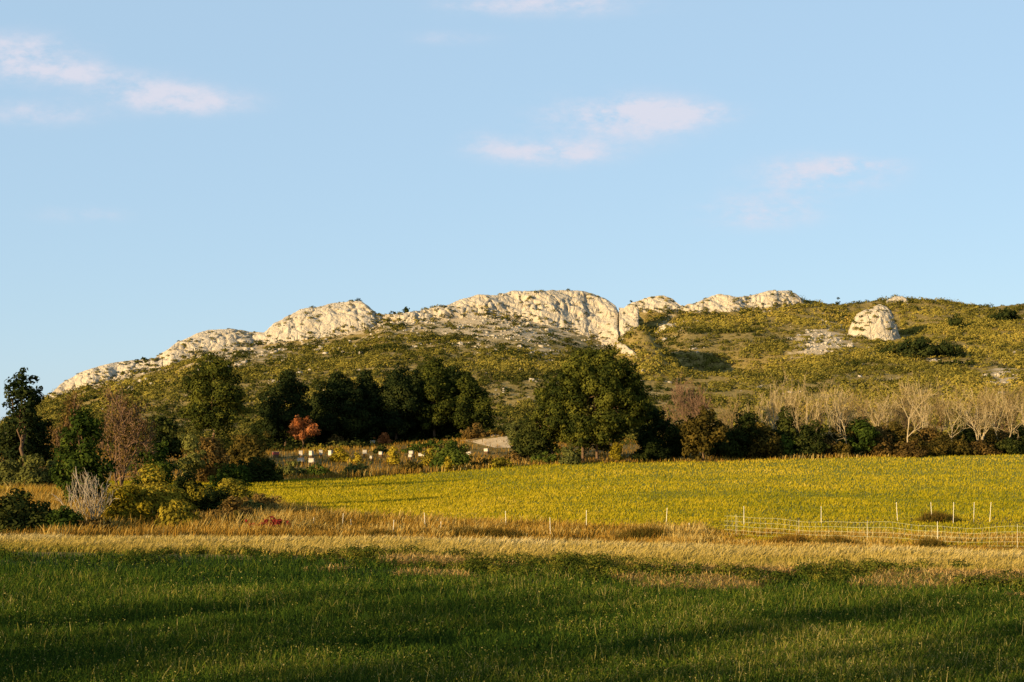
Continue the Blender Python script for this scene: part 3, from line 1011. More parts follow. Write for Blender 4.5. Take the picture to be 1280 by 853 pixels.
def shrub(name, label, c, y, top, width, mat, seed, group=None, cat='shrub', leaf=0.14, density=0.7, nb=16, tint=(0.1, 0.85), depth=0.9):
    rng = np.random.RandomState(seed)
    x0, y0, z0 = at(c, y, 0.1)
    h = max(z_of(top, y) - z0, 0.4)
    w = width / F * y
    blobs = []
    for k in range(nb):
        a = rng.uniform(0, 2 * math.pi)
        rr = math.sqrt(rng.rand())
        br = min(w, h * 1.3) * rng.uniform(0.16, 0.30)
        hh = h * (1 - 0.45 * rr * rr) * rng.uniform(0.45, 1.05)
        blobs.append((math.cos(a) * rr * max(w / 2 - br, 0.05), math.sin(a) * rr * max(w / 2 - br, 0.05) * depth, max(hh - br * 0.8, br * 0.4), br))
    blobs.append((0, 0, h - 0.2 * min(w, h), 0.2 * min(w, h)))
    for k in range(nb):
        bx, by, bz, br = blobs[rng.randint(nb)]
        a = rng.uniform(0, 2 * math.pi); q = rng.uniform(0.8, 1.5)
        blobs.append((bx + math.cos(a) * br * q, by + math.sin(a) * br * q, max(bz + rng.uniform(-.3, 1.2) * br, 0.1), br * rng.uniform(0.25, 0.5)))
    v, f, t = blob_leaves(blobs, leaf, density, rng, tint0=tint[0], tint1=tint[1], flat=0.8)
    keep = np.repeat(v.reshape(-1, 4, 3)[:, :, 2].min(1) > -0.1, 4)
    vq = v[keep]; t = t[keep]
    o = mesh_np(name, vq, np.arange(len(vq)).reshape(-1, 4), M[mat], None, {'tint': t}, loc=(x0, y0, z0))
    return tag(o, label, cat, group)


def bare_tree(name, label, c, y, top, width, seed, mat='twig_pale', bark='pale_bark', group=None, cat='tree', stems=1, levels=4, r0=0.13, rmin=0.022, spread=0.5, leaves=None, leaf_n=0, leaf=0.12, up=0.55, kids=(3, 5)):
    rng = np.random.RandomState(seed)
    x0, y0, z0 = at(c, y, 0.15)
    h = z_of(top, y) - z0
    w = width / F * y
    root = empty(name, (x0, y0, z0), label, cat, group)
    trunk, twigs, ends = [], [], []

    def grow(p, d, L, r, lv):
        n = 5
        pts = [np.array(p)]
        dd = np.array(d)
        for k in range(n - 1):
            dd = dd + rng.normal(size=3) * 0.13; dd[2] += 0.05 * up
            dd /= np.linalg.norm(dd)
            pts.append(pts[-1] + dd * L / (n - 1))
        rad = np.linspace(r, max(r * 0.45, rmin * 0.6), n)
        (trunk if lv <= 1 and not leaves else trunk if lv == 0 else twigs).append((pts, rad, rng.uniform(0.1, 0.95)))
        if lv >= levels:
            ends.append(pts[-1]); ends.append(pts[2])
            return
        nk = rng.randint(kids[0], kids[1] + 1) + (2 if lv == 0 else 0)
        for j in range(nk):
            q = rng.uniform(0.35 if lv == 0 else 0.25, 1.0) if j else 1.0
            i = min(int(q * (n - 1)), n - 2); fr = q * (n - 1) - i
            s = pts[i] * (1 - fr) + pts[i + 1] * fr
            side = rng.normal(size=3); side -= dd * side.dot(dd); side /= np.linalg.norm(side)
            nd = dd * (1 - spread * rng.uniform(.6, 1.2)) + side * spread * rng.uniform(.7, 1.3) + np.array([0, 0, up * 0.4])
            nd /= np.linalg.norm(nd)
            grow(s, nd, L * rng.uniform(0.5, 0.72), max(r * 0.5 * (1 - 0.35 * q) + 0.01, rmin), lv + 1)

    for k in range(stems):
        a = rng.uniform(0, 2 * math.pi)
        out_ = 0.0 if stems == 1 else rng.uniform(0.15, 0.6)
        d = np.array([math.cos(a) * out_, math.sin(a) * out_, 1.0]); d /= np.linalg.norm(d)
        grow((math.cos(a) * 0.1 * (stems > 1), math.sin(a) * 0.1 * (stems > 1), -0.1), d, h * (0.42 if stems == 1 else 0.4), r0, 0)
    # bring the spread to the width and height it has in the photo
    allv = np.concatenate([np.array(p_[0]) for p_ in trunk + twigs])
    sz = h / np.percentile(allv[:, 2], 99.7)
    xs = np.percentile(np.abs(allv[:, 0]), 98)
    sx = (w / 2) / max(xs, 1e-3)
    tv, tf, tt = tubes([(np.array(a_) * (sx, sx, sz), b_, c_) for a_, b_, c_ in trunk], 6)
    bv, bf, bt = tubes([(np.array(a_) * (sx, sx, sz), b_, c_) for a_, b_, c_ in twigs], 4)
    mesh_np('trunk', tv, tf, M[bark], root, smooth=True)
    mesh_np('branches', bv, bf, M[mat], root, {'tint': bt}, smooth=True)
    if leaves:
        e = np.array(ends) * (sx, sx, sz)
        i = rng.randint(0, len(e), leaf_n)
        cen = e[i] + rng.normal(size=(leaf_n, 3)) * 0.3
        v, f = leaf_quads(cen, rng.normal(size=(leaf_n, 3)), leaf * rng.uniform(0.6, 1.2, leaf_n), rng)
        tt2 = np.repeat(np.clip(rng.normal(0.5, 0.25, leaf_n), 0, 1), 4)
        mesh_np('foliage', v, f, M[leaves], root, {'tint': tt2})
    return root


# the pines, from the left
leafy_tree('pine_tree', 'round topped pine against the sky at the far left, lower bough on its left', 'tree', 27, 150, 459, 58, 'dark_pine', 101, base=0.40, nb=32, blob=0.170, leaf=.24, shape='round')
leafy_tree('pine_tree', 'low dark tree under the far left round topped pine', 'tree', 30, 153, 507, 90, 'dark_pine', 102, base=0.05, nb=32, blob=0.170, leaf=.19, shape='dome')
leafy_tree('pine_tree', 'tall open pine with visible trunk, under the stepped limestone shoulder', 'tree', 266, 186, 440, 98, 'pine', 103, base=0.14, nb=55, blob=0.145, leaf=.19, shape='round', tint=(0, .9))
leafy_tree('pine_tree', 'dark broad pine behind the small rust leaved tree', 'tree', 357, 198, 463, 84, 'dark_pine', 104, base=0.02, nb=57, blob=0.153, leaf=.19, shape='dome')
leafy_tree('pine_tree', 'narrow dark pine between the rust leaved tree and the pine clump', 'tree', 428, 203, 466, 80, 'dark_pine', 105, base=0.0, nb=57, blob=0.153, leaf=.19, shape='dome')
leafy_tree('pine_tree', 'leftmost pine of the tight clump in the middle of the tree line', 'tree', 457, 206, 463, 68, 'dark_pine', 106, base=0.0, nb=52, blob=0.170, leaf=.19, shape='cone')
leafy_tree('pine_tree', 'second pine from the left in the tight middle clump', 'tree', 497, 207, 456, 88, 'dark_pine', 107, base=0.02, nb=62, blob=0.153, leaf=.19, shape='cone')
leafy_tree('pine_tree', 'tallest pine of the tight middle clump, third from its left', 'tree', 542, 209, 444, 86, 'pine', 108, base=0.05, nb=70, blob=0.145, leaf=.19, shape='cone', tint=(0, .6))
leafy_tree('pine_tree', 'rightmost pine of the tight middle clump', 'tree', 585, 210, 464, 84, 'pine', 109, base=0.02, nb=60, blob=0.153, leaf=.19, shape='cone', tint=(0, .6))
leafy_tree('pine_tree', 'lower pine set back between the second and the tallest pine of the middle clump', 'tree', 518, 216, 462, 84, 'dark_pine', 113, base=0.02, nb=60, blob=0.15, leaf=.19, shape='dome')
leafy_tree('pine_tree', 'lower pine set back between the tallest and the rightmost pine of the middle clump', 'tree', 566, 217, 458, 80, 'dark_pine', 114, base=0.02, nb=60, blob=0.15, leaf=.19, shape='dome')
leafy_tree('pine_tree', 'low dark pine filling the gap right of the rust leaved tree', 'tree', 405, 210, 486, 64, 'dark_pine', 115, base=0.02, nb=46, blob=0.16, leaf=.19, shape='dome')
leafy_tree('pine_tree', 'huge domed pine with several trunks at the meadow edge', 'tree', 747, 174, 430, 158, 'pine', 110, base=0.08, nb=190, blob=0.092, leaf=.19, density=.7, shape='dome', trunks=3, tint=(0.05, .95))
leafy_tree('pine_tree', 'smaller pine leaning against the left flank of the huge pine', 'tree', 688, 176, 468, 66, 'pine', 111, base=0.08, nb=45, blob=0.145, leaf=.19, shape='dome')
leafy_tree('pine_tree', 'dark pine half hidden behind the right flank of the huge pine', 'tree', 818, 184, 506, 60, 'dark_pine', 112, base=0.05, nb=37, blob=0.153, leaf=.19, shape='dome')

# broadleaf trees and tall bushes
leafy_tree('ivy_clad_tree', 'glossy green ivy clad tree behind the bare silvery shrub', 'tree', 103, 78, 506, 92, 'green_leaf', 121, base=0.04, nb=60, blob=0.13, leaf=.13, shape='dome', tint=(0, .7), flat=.95)
leafy_tree('oak_tree', 'brown green oak standing right of the huge pine', 'tree', 877, 175, 506, 76, 'oak_leaf', 122, base=0.06, nb=48, blob=0.14, leaf=.24, shape='round')
leafy_tree('evergreen_tree', 'dark green pointed tree on a short trunk, below the leftmost bare poplars', 'tree', 986, 186, 506, 52, 'dark_leaf', 123, base=0.14, nb=34, blob=0.17, leaf=.24, shape='cone', tint=(.3, 1))
leafy_tree('evergreen_tree', 'ivy green rounded tree in the middle of the right hedge', 'tree', 1073, 189, 522, 60, 'green_leaf', 124, base=0.03, nb=36, blob=0.16, leaf=.24, shape='round', tint=(0, .6))
leafy_tree('evergreen_tree', 'black green tree right of the brown oak', 'tree', 938, 184, 514, 70, 'dark_leaf', 125, base=0.03, nb=34, blob=0.17, leaf=.19, shape='dome')
leafy_tree('evergreen_tree', 'dark leafy tree left of the tall open pine, behind the brown twiggy tree', 'tree', 205, 166, 518, 64, 'dark_leaf', 126, base=0.03, nb=34, blob=0.17, leaf=.24, shape='dome', tint=(.2, 1))
leafy_tree('rust_leaved_tree', 'small tree with rust orange leaves in front of the dark pines', 'tree', 379, 190, 519, 46, 'rust_leaf', 127, base=0.22, nb=30, blob=0.15, leaf=.15, density=.38, shape='round')
bare_tree('twiggy_tree', 'brown twiggy tree with dry leaves above the golden bushes', 150, 112, 488, 76, 131, 'twig_brown', 'bark', levels=4, r0=0.12, leaves='brown_leaf', leaf_n=3000, leaf=.12, stems=3)
bare_tree('twiggy_tree', 'thin brown leafless tree at the left, close behind the ivy clad tree', 78, 118, 495, 60, 132, 'twig_brown', 'bark', levels=4, r0=0.10, leaves='brown_leaf', leaf_n=2500, leaf=.12)
bare_tree('twiggy_tree', 'greyish leafless thicket behind the brown oak', 872, 205, 472, 80, 133, 'twig_brown', 'bark', levels=4, r0=0.12, stems=4)
bare_tree('silvery_shrub', 'bare silvery many stemmed shrub in front of the ivy clad tree', 114, 62.5, 588, 78, 134, 'twig_grey', 'pale_bark', cat='shrub', levels=3, r0=0.020, rmin=0.007, stems=9, spread=0.4, kids=(2, 3))

POP = [(968, 194, 468, 46, 'leftmost bare pale poplar, forked, above the hedge'), (1000, 186, 466, 52, 'second bare poplar from the left, spreading white limbs'),
       (1032, 200, 490, 40, 'slim bare poplar right of the two spreading white ones'), (1060, 188, 480, 58, 'bare poplar rising just left of the ivy green rounded tree'),
       (1103, 203, 492, 36, 'thin faint bare poplar left of the tallest upright one'), (1135, 186.5, 468, 54, 'upright white bare poplar with a clear straight trunk'),
       (1163, 199, 470, 46, 'bare poplar close to the right of the straight trunked one'), (1190, 191, 484, 46, 'bushy bare poplar midway between the straight trunk and the frame edge'),
       (1222, 192, 478, 50, 'broad bare poplar fourth from the right'), (1252, 195, 486, 42, 'bare poplar third from the right, many fine twigs'),
       (1276, 206, 488, 46, 'bare poplar at the right edge of the view'), (948, 203, 492, 38, 'small faint bare tree left of the forked poplar')]
BR = [(925, 200, 492, 46, 'soft grey brown bare thicket between the oak and the forked poplar'), (984, 204, 484, 44, 'fine twigged tan bare tree between the two leftmost poplars'),
      (1016, 206, 482, 50, 'fine twigged tan bare tree right of the second poplar'), (1052, 206, 486, 48, 'tan bare thicket behind the slim poplar'), (1088, 207, 482, 46, 'fine tan bare tree behind the ivy green rounded tree, on its right'),
      (1120, 207, 482, 48, 'tan bare thicket left of the straight trunked poplar'), (1150, 207, 478, 50, 'fine twigged tan bare tree behind the straight trunked poplar'), (1178, 208, 482, 46, 'tan bare thicket between the two poplars right of the straight trunk'),
      (1207, 209, 480, 50, 'fine twigged tan bare tree left of the broad poplar'), (1237, 209, 480, 48, 'tan bare thicket right of the broad poplar'), (1264, 210, 482, 52, 'fine tan bare tree next to the frame edge poplar')]
for i, (c, y, top, w, lab) in enumerate(BR):
    bare_tree('bare_tree', lab, c, y, top, w * 1.25, 170 + i, 'twig_tan', 'bark', levels=4, r0=0.12, rmin=0.020, group='fine twigged bare trees behind the right hedge', stems=3, spread=0.55, up=0.3, kids=(3, 4))
for i, (c, y, top, w, lab) in enumerate(POP):
    bare_tree('bare_poplar', lab, c, y, top, w * 1.15, 140 + i, levels=4, r0=0.125, rmin=0.022, group='bare poplars behind the right hedge', stems=1 if i in (5, 2, 7) else 2, spread=0.5, up=0.35, kids=(2, 4))

# the hedge along the right side of the meadow
rng = np.random.RandomState(77)
ordw = ['first', 'second', 'third', 'fourth', 'fifth', 'sixth', 'seventh', 'eighth', 'ninth', 'tenth', 'eleventh', 'twelfth', 'thirteenth', 'fourteenth', 'fifteenth', 'sixteenth', 'seventeenth', 'eighteenth']
HEDGE = [(905, 535, 50, 'dark_leaf'), (928, 542, 40, 'dark_leaf'), (955, 530, 46, 'oak_leaf'), (975, 545, 36, 'green_leaf'), (1010, 532, 46, 'dark_leaf'), (1030, 548, 40, 'brown_leaf'),
         (1052, 528, 44, 'oak_leaf'), (1096, 540, 40, 'brown_leaf'), (1118, 530, 46, 'oak_leaf'), (1140, 545, 40, 'oak_leaf'), (1160, 541, 34, 'brown_leaf'), (1180, 546, 42, 'oak_leaf'),
         (1204, 526, 36, 'dark_leaf'), (1226, 532, 46, 'oak_leaf'), (1250, 546, 44, 'brown_leaf'), (1274, 534, 46, 'dark_leaf'), (1302, 532, 50, 'oak_leaf')]
look = {'dark_leaf': 'black green', 'green_leaf': 'fresh green', 'oak_leaf': 'brownish olive', 'brown_leaf': 'pale brown'}
for i, (c, top, w, mt) in enumerate(HEDGE):
    shrub('hedge_bush', f'{look[mt]} bush in the hedge under the poplars, {ordw[i]} from the oak', c, float(cur(c, TREE_Y)) + 3 + rng.uniform(0, 4), top + rng.uniform(-11, 2), w * 1.15, mt, 200 + i,
          'bushes in the hedge along the right meadow edge', leaf=.22, nb=20, tint=(.1, .9))

# shrubs, each its own
SH = [
 ('olive_shrub', 'leftmost of three round grey olive bushes at the left edge', 12, 122, 572, 52, 'olive_leaf', (0, .5)),
 ('olive_shrub', 'middle of three round grey olive bushes at the left edge', 42, 121, 569, 44, 'olive_leaf', (0, .5)),
 ('olive_shrub', 'rightmost of three round grey olive bushes, beside the ivy clad tree', 66, 123, 573, 36, 'olive_leaf', (0, .4)),
 ('dark_shrub', 'wide low dark green bush at the left edge, above the pale grass strip', 22, 59, 607, 120, 'dark_leaf', (.2, 1)),
 ('dark_shrub', 'low dark green mound right of the wide dark bush at the left edge', 82, 58.5, 630, 70, 'green_leaf', (0, .5)),
 ('golden_shrub', 'broad yellow green broom bush left of the dark round bush', 190, 66, 577, 112, 'broom', (.1, .9)),
 ('golden_shrub', 'yellow broom bush low behind the silvery shrub', 158, 64, 606, 70, 'gold_leaf', (0, .5)),
 ('dark_shrub', 'near black round bush in the middle of the golden broom', 234, 68, 583, 56, 'dark_leaf', (0, .5)),
 ('dark_shrub', 'small dark green bush at the right foot of the near black one', 264, 67, 608, 54, 'dark_leaf', (.3, 1)),
 ('dark_shrub', 'dark bush at the foot of the silvery shrub, on its right', 142, 74, 610, 38, 'dark_leaf', (0, .6)),
 ('green_shrub', 'tall green bush under the brown twiggy tree', 190, 130, 548, 60, 'green_leaf', (.1, .8)),
 ('brown_shrub', 'brown thicket below the trunk of the tall open pine', 262, 142, 545, 56, 'brown_leaf', (.2, .9)),
 ('olive_shrub', 'yellowish bush right of the brown twiggy tree', 238, 138, 540, 40, 'olive_leaf', (.2, .8)),
 ('brown_shrub', 'brown green thicket between the tall open pine and the dark broad pine', 312, 150, 540, 60, 'oak_leaf', (.2, .9)),
 ('dark_shrub', 'long dark bush left of the red hive', 318, 146, 568, 64, 'dark_leaf', (.2, .9)),
 ('dark_shrub', 'dark green bush between the golden broom and the meadow corner', 290, 128, 578, 60, 'green_leaf', (0, .5)),
 ('green_shrub', 'dark green bush in front of the left hives, at the meadow edge', 338, 150, 574, 40, 'dark_leaf', (.3, 1)),
 ('green_shrub', 'grey green round bush standing before the hives and the dirt track', 564, 168, 547, 58, 'green_leaf', (.3, 1)),
 ('golden_shrub', 'bright yellow bush right of the middle hives', 492, 172, 556, 20, 'gold_leaf', (.4, 1)),
 ('golden_shrub', 'small yellow bush left of the middle hives', 446, 172, 565, 16, 'gold_leaf', (.4, 1)),
 ('golden_shrub', 'wide orange yellow bush right of the left hives', 426, 174, 559, 36, 'gold_leaf', (.0, .7)),
 ('golden_shrub', 'yellow sprout at the left foot of the grey green round bush', 560, 163, 570, 14, 'gold_leaf', (.3, .9)),
 ('green_shrub', 'low green bush behind the bright yellow bush', 516, 184, 553, 34, 'green_leaf', (.3, 1)),
 ('green_shrub', 'small dark green bush left of the bright yellow bush', 476, 182, 556, 22, 'dark_leaf', (.2, .8)),
 ('brown_shrub', 'rust brown bush at the foot of the tight middle pine clump', 480, 201, 540, 22, 'rust_leaf', (0, .5)),
 ('brown_shrub', 'rust brown bramble bank at the right foot of the pine clump', 594, 196, 528, 34, 'brown_leaf', (.2, .9)),
 ('brown_shrub', 'brown bramble right of the rust brown bramble bank', 622, 196, 534, 30, 'oak_leaf', (.2, 1)),
 ('dark_shrub', 'dark evergreen bush at the left foot of the huge pine', 668, 176, 520, 58, 'dark_leaf', (.2, 1)),
 ('olive_shrub', 'yellow olive bush left of the dark evergreen bush near the track', 645, 182, 525, 32, 'olive_leaf', (0, .6)),
 ('golden_shrub', 'yellowish sapling lit among the trunks of the huge pine', 770, 170, 552, 22, 'gold_leaf', (0, .4)),
 ('olive_shrub', 'low olive bush at the foot of the huge pine, left of its trunks', 712, 169, 556, 36, 'olive_leaf', (0, .5)),
 ('green_shrub', 'low green scrub between the dirt track and the huge pine', 682, 172, 563, 44, 'green_leaf', (.2, .9)),
 ('brown_shrub', 'brown scrub under the pale dirt track', 642, 172, 564, 26, 'brown_leaf', (.3, 1)),
 ('brown_shrub', 'dark brown scrub right of the grey green round bush', 606, 170, 572, 36, 'oak_leaf', (.1, .9)),
 ('dark_shrub', 'black green bush under the right flank of the huge pine', 815, 176, 545, 54, 'dark_leaf', (0, .5)),
 ('dark_shrub', 'black green bush between the huge pine and the oak', 845, 181, 530, 44, 'dark_leaf', (0, .6)),
 ('red_shrub', 'patch of dark red foliage behind the short white posts', 340, 59.5, 644, 64, 'red_leaf', (.2, .9)),
 ('brown_shrub', 'orange brown bush right of the small dark green bush, on the rough bank', 292, 64, 618, 80, 'brown_leaf', (.3, 1)),
 ('brown_shrub', 'reddish brown low bush between the dark green mound and the golden broom', 122, 58.5, 645, 66, 'brown_leaf', (0, .6)),
 ('olive_shrub', 'yellow olive low bush in the rough bank left of the red foliage', 312, 70, 622, 50, 'olive_leaf', (.2, .9)),
 ('golden_shrub', 'orange gold bush at the near left corner of the meadow', 288, 78, 596, 76, 'broom', (.2, 1)),
 ('brown_shrub', 'rusty bush between the meadow corner and the red foliage', 325, 72, 616, 60, 'brown_leaf', (.3, 1)),
 ('brown_shrub', 'olive brown bush just left of the red foliage, in the rough grass', 298, 62, 636, 60, 'oak_leaf', (.2, 1)),
 ('golden_shrub', 'yellow bush low in front of the near black round bush', 222, 61, 622, 60, 'broom', (.2, .9)),
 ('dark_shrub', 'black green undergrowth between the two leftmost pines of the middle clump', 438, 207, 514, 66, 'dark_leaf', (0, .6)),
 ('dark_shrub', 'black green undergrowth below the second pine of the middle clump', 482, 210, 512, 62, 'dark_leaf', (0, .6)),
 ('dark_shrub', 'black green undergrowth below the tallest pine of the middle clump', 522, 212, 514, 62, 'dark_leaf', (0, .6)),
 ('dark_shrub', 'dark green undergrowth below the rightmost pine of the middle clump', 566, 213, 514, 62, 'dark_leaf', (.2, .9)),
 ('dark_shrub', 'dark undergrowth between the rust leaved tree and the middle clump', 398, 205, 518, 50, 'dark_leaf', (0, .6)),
  ('brown_shrub', 'low brown bramble at the foot of the poplar beside the ivy green rounded tree', 1050, 186, 552, 40, 'oak_leaf', (.2, 1)),
 ('brown_shrub', 'low brown bramble at the foot of the straight trunked poplar', 1142, 185, 549, 46, 'brown_leaf', (0, .7)),
 ('brown_shrub', 'low olive bramble between the straight trunked poplar and the next one', 1168, 187, 552, 36, 'oak_leaf', (.3, 1)),
 ('brown_shrub', 'low brown bramble at the foot of the bushy bare poplar', 1194, 190, 546, 44, 'oak_leaf', (.1, .8)),
 ('brown_shrub', 'low brown bramble at the foot of the broad bare poplar', 1226, 191, 548, 50, 'brown_leaf', (0, .6)),
 ('dark_shrub', 'low dark bramble at the right edge below the last poplars', 1262, 193, 546, 54, 'dark_leaf', (.2, 1)),
 ('dark_shrub', 'low dark bush at the foot of the second bare poplar from the left', 1004, 184, 548, 40, 'dark_leaf', (.2, 1)),
  ('green_shrub', 'low green bush below the two wide front hives', 398, 160, 578, 46, 'green_leaf', (.1, .8)),
 ('olive_shrub', 'olive bush in the reeds below the small yellow bush', 448, 160, 577, 54, 'olive_leaf', (0, .6)),
 ('brown_shrub', 'brown bush in the reeds left of the grey green round bush', 512, 164, 574, 44, 'oak_leaf', (.2, 1)),
 ('golden_shrub', 'yellow bush touching the left side of the grey green round bush', 538, 172, 560, 26, 'broom', (.3, 1)),
 ('golden_shrub', 'orange yellow bush behind the upper row of hives', 404, 186, 556, 40, 'broom', (.2, 1)),
 ('olive_shrub', 'long olive bush in front of the leftmost hives', 362, 160, 575, 48, 'olive_leaf', (0, .6)),
 ('brown_shrub', 'grey brown twiggy bush right of the rust leaved tree, above the hives', 418, 194, 542, 34, 'brown_leaf', (0, .5)),
 ('green_shrub', 'green bush on the rise behind the wide pale hive', 538, 190, 550, 30, 'green_leaf', (.1, .7)),
 ('golden_shrub', 'yellow olive scrub at the meadow edge under the dirt track', 628, 166, 571, 44, 'broom', (0, .7)),
 ('dark_shrub', 'dark undergrowth left of the rust leaved tree, under the broad pine', 330, 202, 522, 56, 'dark_leaf', (.1, .8)),
]
for i, (nm, lab, c, y, top, w, mt, tn) in enumerate(SH):
    lf = 0.10 if y < 90 else (0.16 if y < 140 else 0.19)
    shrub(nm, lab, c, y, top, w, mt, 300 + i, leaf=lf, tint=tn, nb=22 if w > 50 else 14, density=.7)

TUS = [
 ('grass_tussock', 'long dark brown tussock on the left half of the meadow fence line', 598, 58.5, 651, 136, 'oak_leaf', (.2, 1)),
 ('grass_tussock', 'dark brown weed clump left of the white netting', 806, 57, 652, 100, 'oak_leaf', (.3, 1)),
 ('grass_tussock', 'dark brown weed clump in front of the left part of the netting', 985, 54, 662, 70, 'brown_leaf', (0, .6)),
 ('grass_tussock', 'low dark brown tussock in front of the netting, largest there', 1046, 52.6, 665, 72, 'brown_leaf', (0, .4)),
 ('grass_tussock', 'small brown weed clump beside the tall netting pole', 1165, 52, 666, 44, 'brown_leaf', (.1, .6)),
 ('grass_tussock', 'low dark brown tussock below the red foliage patch', 392, 60, 650, 84, 'oak_leaf', (.2, 1)),
 ('grass_tussock', 'low brown tussock right of the low dark brown tussock, nearer the pale strip', 470, 57.5, 658, 70, 'brown_leaf', (.2, .9)),
 ('grass_tussock', 'reddish low weed patch among the far right white posts', 1172, 69, 634, 60, 'rough_grass', (.3, .7)),
]
for i, (nm, lab, c, y, top, w, mt, tn) in enumerate(TUS):
    r_ = np.random.RandomState(900 + i)
    x0, y0, z0 = at(c, y, 0.05)
    hh, ww = max(z_of(top, y) - z0, 0.35), w / F * y
    n = int(900 + 260 * ww)
    u = np.clip(r_.normal(size=n) * 0.36, -1, 1); vv = r_.normal(size=n) * 0.3
    lump = 0.65 + 0.5 * np.abs(fbm(u * ww * 1.1 + i * 7, vv, 3.0, 2))
    bh = hh * lump * (1 - 0.55 * u * u) * r_.uniform(0.45, 1.0, n)
    bx, by = u * ww / 2, vv * min(ww, 1.2)
    bz = H(bx + x0, by + y0) - z0
    v, f, t = blades(bx, by, bz, bh, r_.uniform(0.014, 0.034, n), r_, np.clip(r_.normal(0.16 + 0.2 * (i % 3 == 2), 0.14, n), 0, 1), (0.1, 0), 0.42, 0.12)
    tag(mesh_np(nm, v, f, M['rough_grass'], None, {'tint': t}, loc=(x0, y0, z0)), lab, 'tussock')

# shrubs that stand out on the hill
for i, (nm, lab, c, row, top, w, mt, cat) in enumerate([
        ('evergreen_bush', 'dark bush on the skyline between the left spur and the stepped shoulder', 180, 458, 446, 34, 'dark_leaf', 'shrub'),
        ('evergreen_bush', 'large dark green mat of scrub right below the cone rock', 1150, 448, 421, 116, 'dark_pine', 'shrub'),
        ('evergreen_bush', 'dark green long mat of scrub below and right of the large mat', 1195, 458, 450, 58, 'dark_leaf', 'shrub'),
        ('evergreen_bush', 'single upright dark tree right of the cone rock', 1195, 411, 391, 20, 'dark_pine', 'tree'),
        ('evergreen_bush', 'dark scrub clump high on the slope at the right edge', 1256, 402, 386, 46, 'dark_pine', 'shrub'),
        ('evergreen_bush', 'tiny dark tree on the skyline left of the cone rock', 1048, 381, 371, 10, 'dark_pine', 'tree'),
        ('evergreen_bush', 'tiny dark tree on the crest right of the rounded knob', 508, 394, 383, 9, 'dark_pine', 'tree'),
        ('evergreen_bush', 'tiny dark bush on top of the limestone pillar', 789, 383, 375, 9, 'dark_pine', 'shrub'),
        ('evergreen_bush', 'tiny dark bush crowning the rounded limestone knob', 448, 384, 376, 22, 'dark_leaf', 'shrub'),
        ('evergreen_bush', 'small dark bush on the far limestone crest', 968, 370, 363, 26, 'dark_leaf', 'shrub')]):
    x0, y0, z0 = hit(c, row)
    shrub(nm, lab, c, y0, top, w, mt, 400 + i, cat=cat, leaf=.42 if w > 15 else .3, nb=34 if w > 40 else 12, tint=(.2, 1), density=.75)

# ------------------------------------------------------------------ track and red earth behind the meadow
patch('dirt_track', [(618, 650, ty_ - 1.5), (600, 660, ty_ + 0.5), (588, 664, ty_ + 2.5), (574, 660, ty_ + 5), (560, 652, ty_ + 8)], M['track'])
patch('red_earth', [(500, 668, 207.0), (505, 680, 213), (520, 690, 219)], M['red_earth'], 0.06)

# ------------------------------------------------------------------ grasses (uncountable)
rng = np.random.RandomState(9)


def grass_object(name, label, mat, parts):
    V, Fc, T, off = [], [], [], 0
    for v, f, t in parts:
        V.append(v); Fc.append(f + off); T.append(t); off += len(v)
    o = mesh_np(name, np.concatenate(V), np.concatenate(Fc), M[mat], None, {'tint': np.concatenate(T)})
    return tag(o, label, 'grass', kind='stuff')


# near field
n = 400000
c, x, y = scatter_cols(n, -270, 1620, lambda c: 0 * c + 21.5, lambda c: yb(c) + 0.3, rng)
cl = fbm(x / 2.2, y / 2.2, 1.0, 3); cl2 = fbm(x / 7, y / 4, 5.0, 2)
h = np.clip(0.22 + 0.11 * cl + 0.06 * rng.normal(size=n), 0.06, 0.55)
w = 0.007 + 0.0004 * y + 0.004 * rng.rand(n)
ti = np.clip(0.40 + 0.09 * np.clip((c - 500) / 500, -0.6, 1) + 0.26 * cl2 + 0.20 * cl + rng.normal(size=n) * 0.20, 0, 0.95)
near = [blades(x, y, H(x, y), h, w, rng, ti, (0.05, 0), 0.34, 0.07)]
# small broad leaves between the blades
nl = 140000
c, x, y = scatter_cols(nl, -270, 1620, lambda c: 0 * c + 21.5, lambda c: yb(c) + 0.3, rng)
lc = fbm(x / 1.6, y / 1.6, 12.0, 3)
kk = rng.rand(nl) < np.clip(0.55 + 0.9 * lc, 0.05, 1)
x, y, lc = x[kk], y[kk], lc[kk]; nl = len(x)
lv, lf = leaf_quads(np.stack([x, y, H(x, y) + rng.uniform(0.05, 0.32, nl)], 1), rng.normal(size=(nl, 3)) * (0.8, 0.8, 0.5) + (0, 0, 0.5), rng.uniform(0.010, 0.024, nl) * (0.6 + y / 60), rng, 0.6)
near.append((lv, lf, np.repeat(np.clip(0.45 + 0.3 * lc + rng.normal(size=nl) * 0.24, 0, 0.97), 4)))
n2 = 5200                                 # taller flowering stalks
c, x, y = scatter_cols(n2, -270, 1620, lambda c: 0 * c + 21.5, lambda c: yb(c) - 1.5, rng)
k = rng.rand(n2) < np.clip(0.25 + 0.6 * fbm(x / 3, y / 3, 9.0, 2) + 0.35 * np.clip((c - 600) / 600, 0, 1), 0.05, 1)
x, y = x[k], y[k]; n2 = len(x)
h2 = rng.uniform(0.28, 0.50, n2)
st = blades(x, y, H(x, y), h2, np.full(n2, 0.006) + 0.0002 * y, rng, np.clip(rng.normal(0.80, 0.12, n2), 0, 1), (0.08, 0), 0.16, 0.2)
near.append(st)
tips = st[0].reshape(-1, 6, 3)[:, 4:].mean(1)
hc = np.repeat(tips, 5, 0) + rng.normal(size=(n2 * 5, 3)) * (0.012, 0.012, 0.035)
hv, hf = leaf_quads(hc, rng.normal(size=(n2 * 5, 3)), rng.uniform(0.007, 0.015, n2 * 5), rng, 0.7)
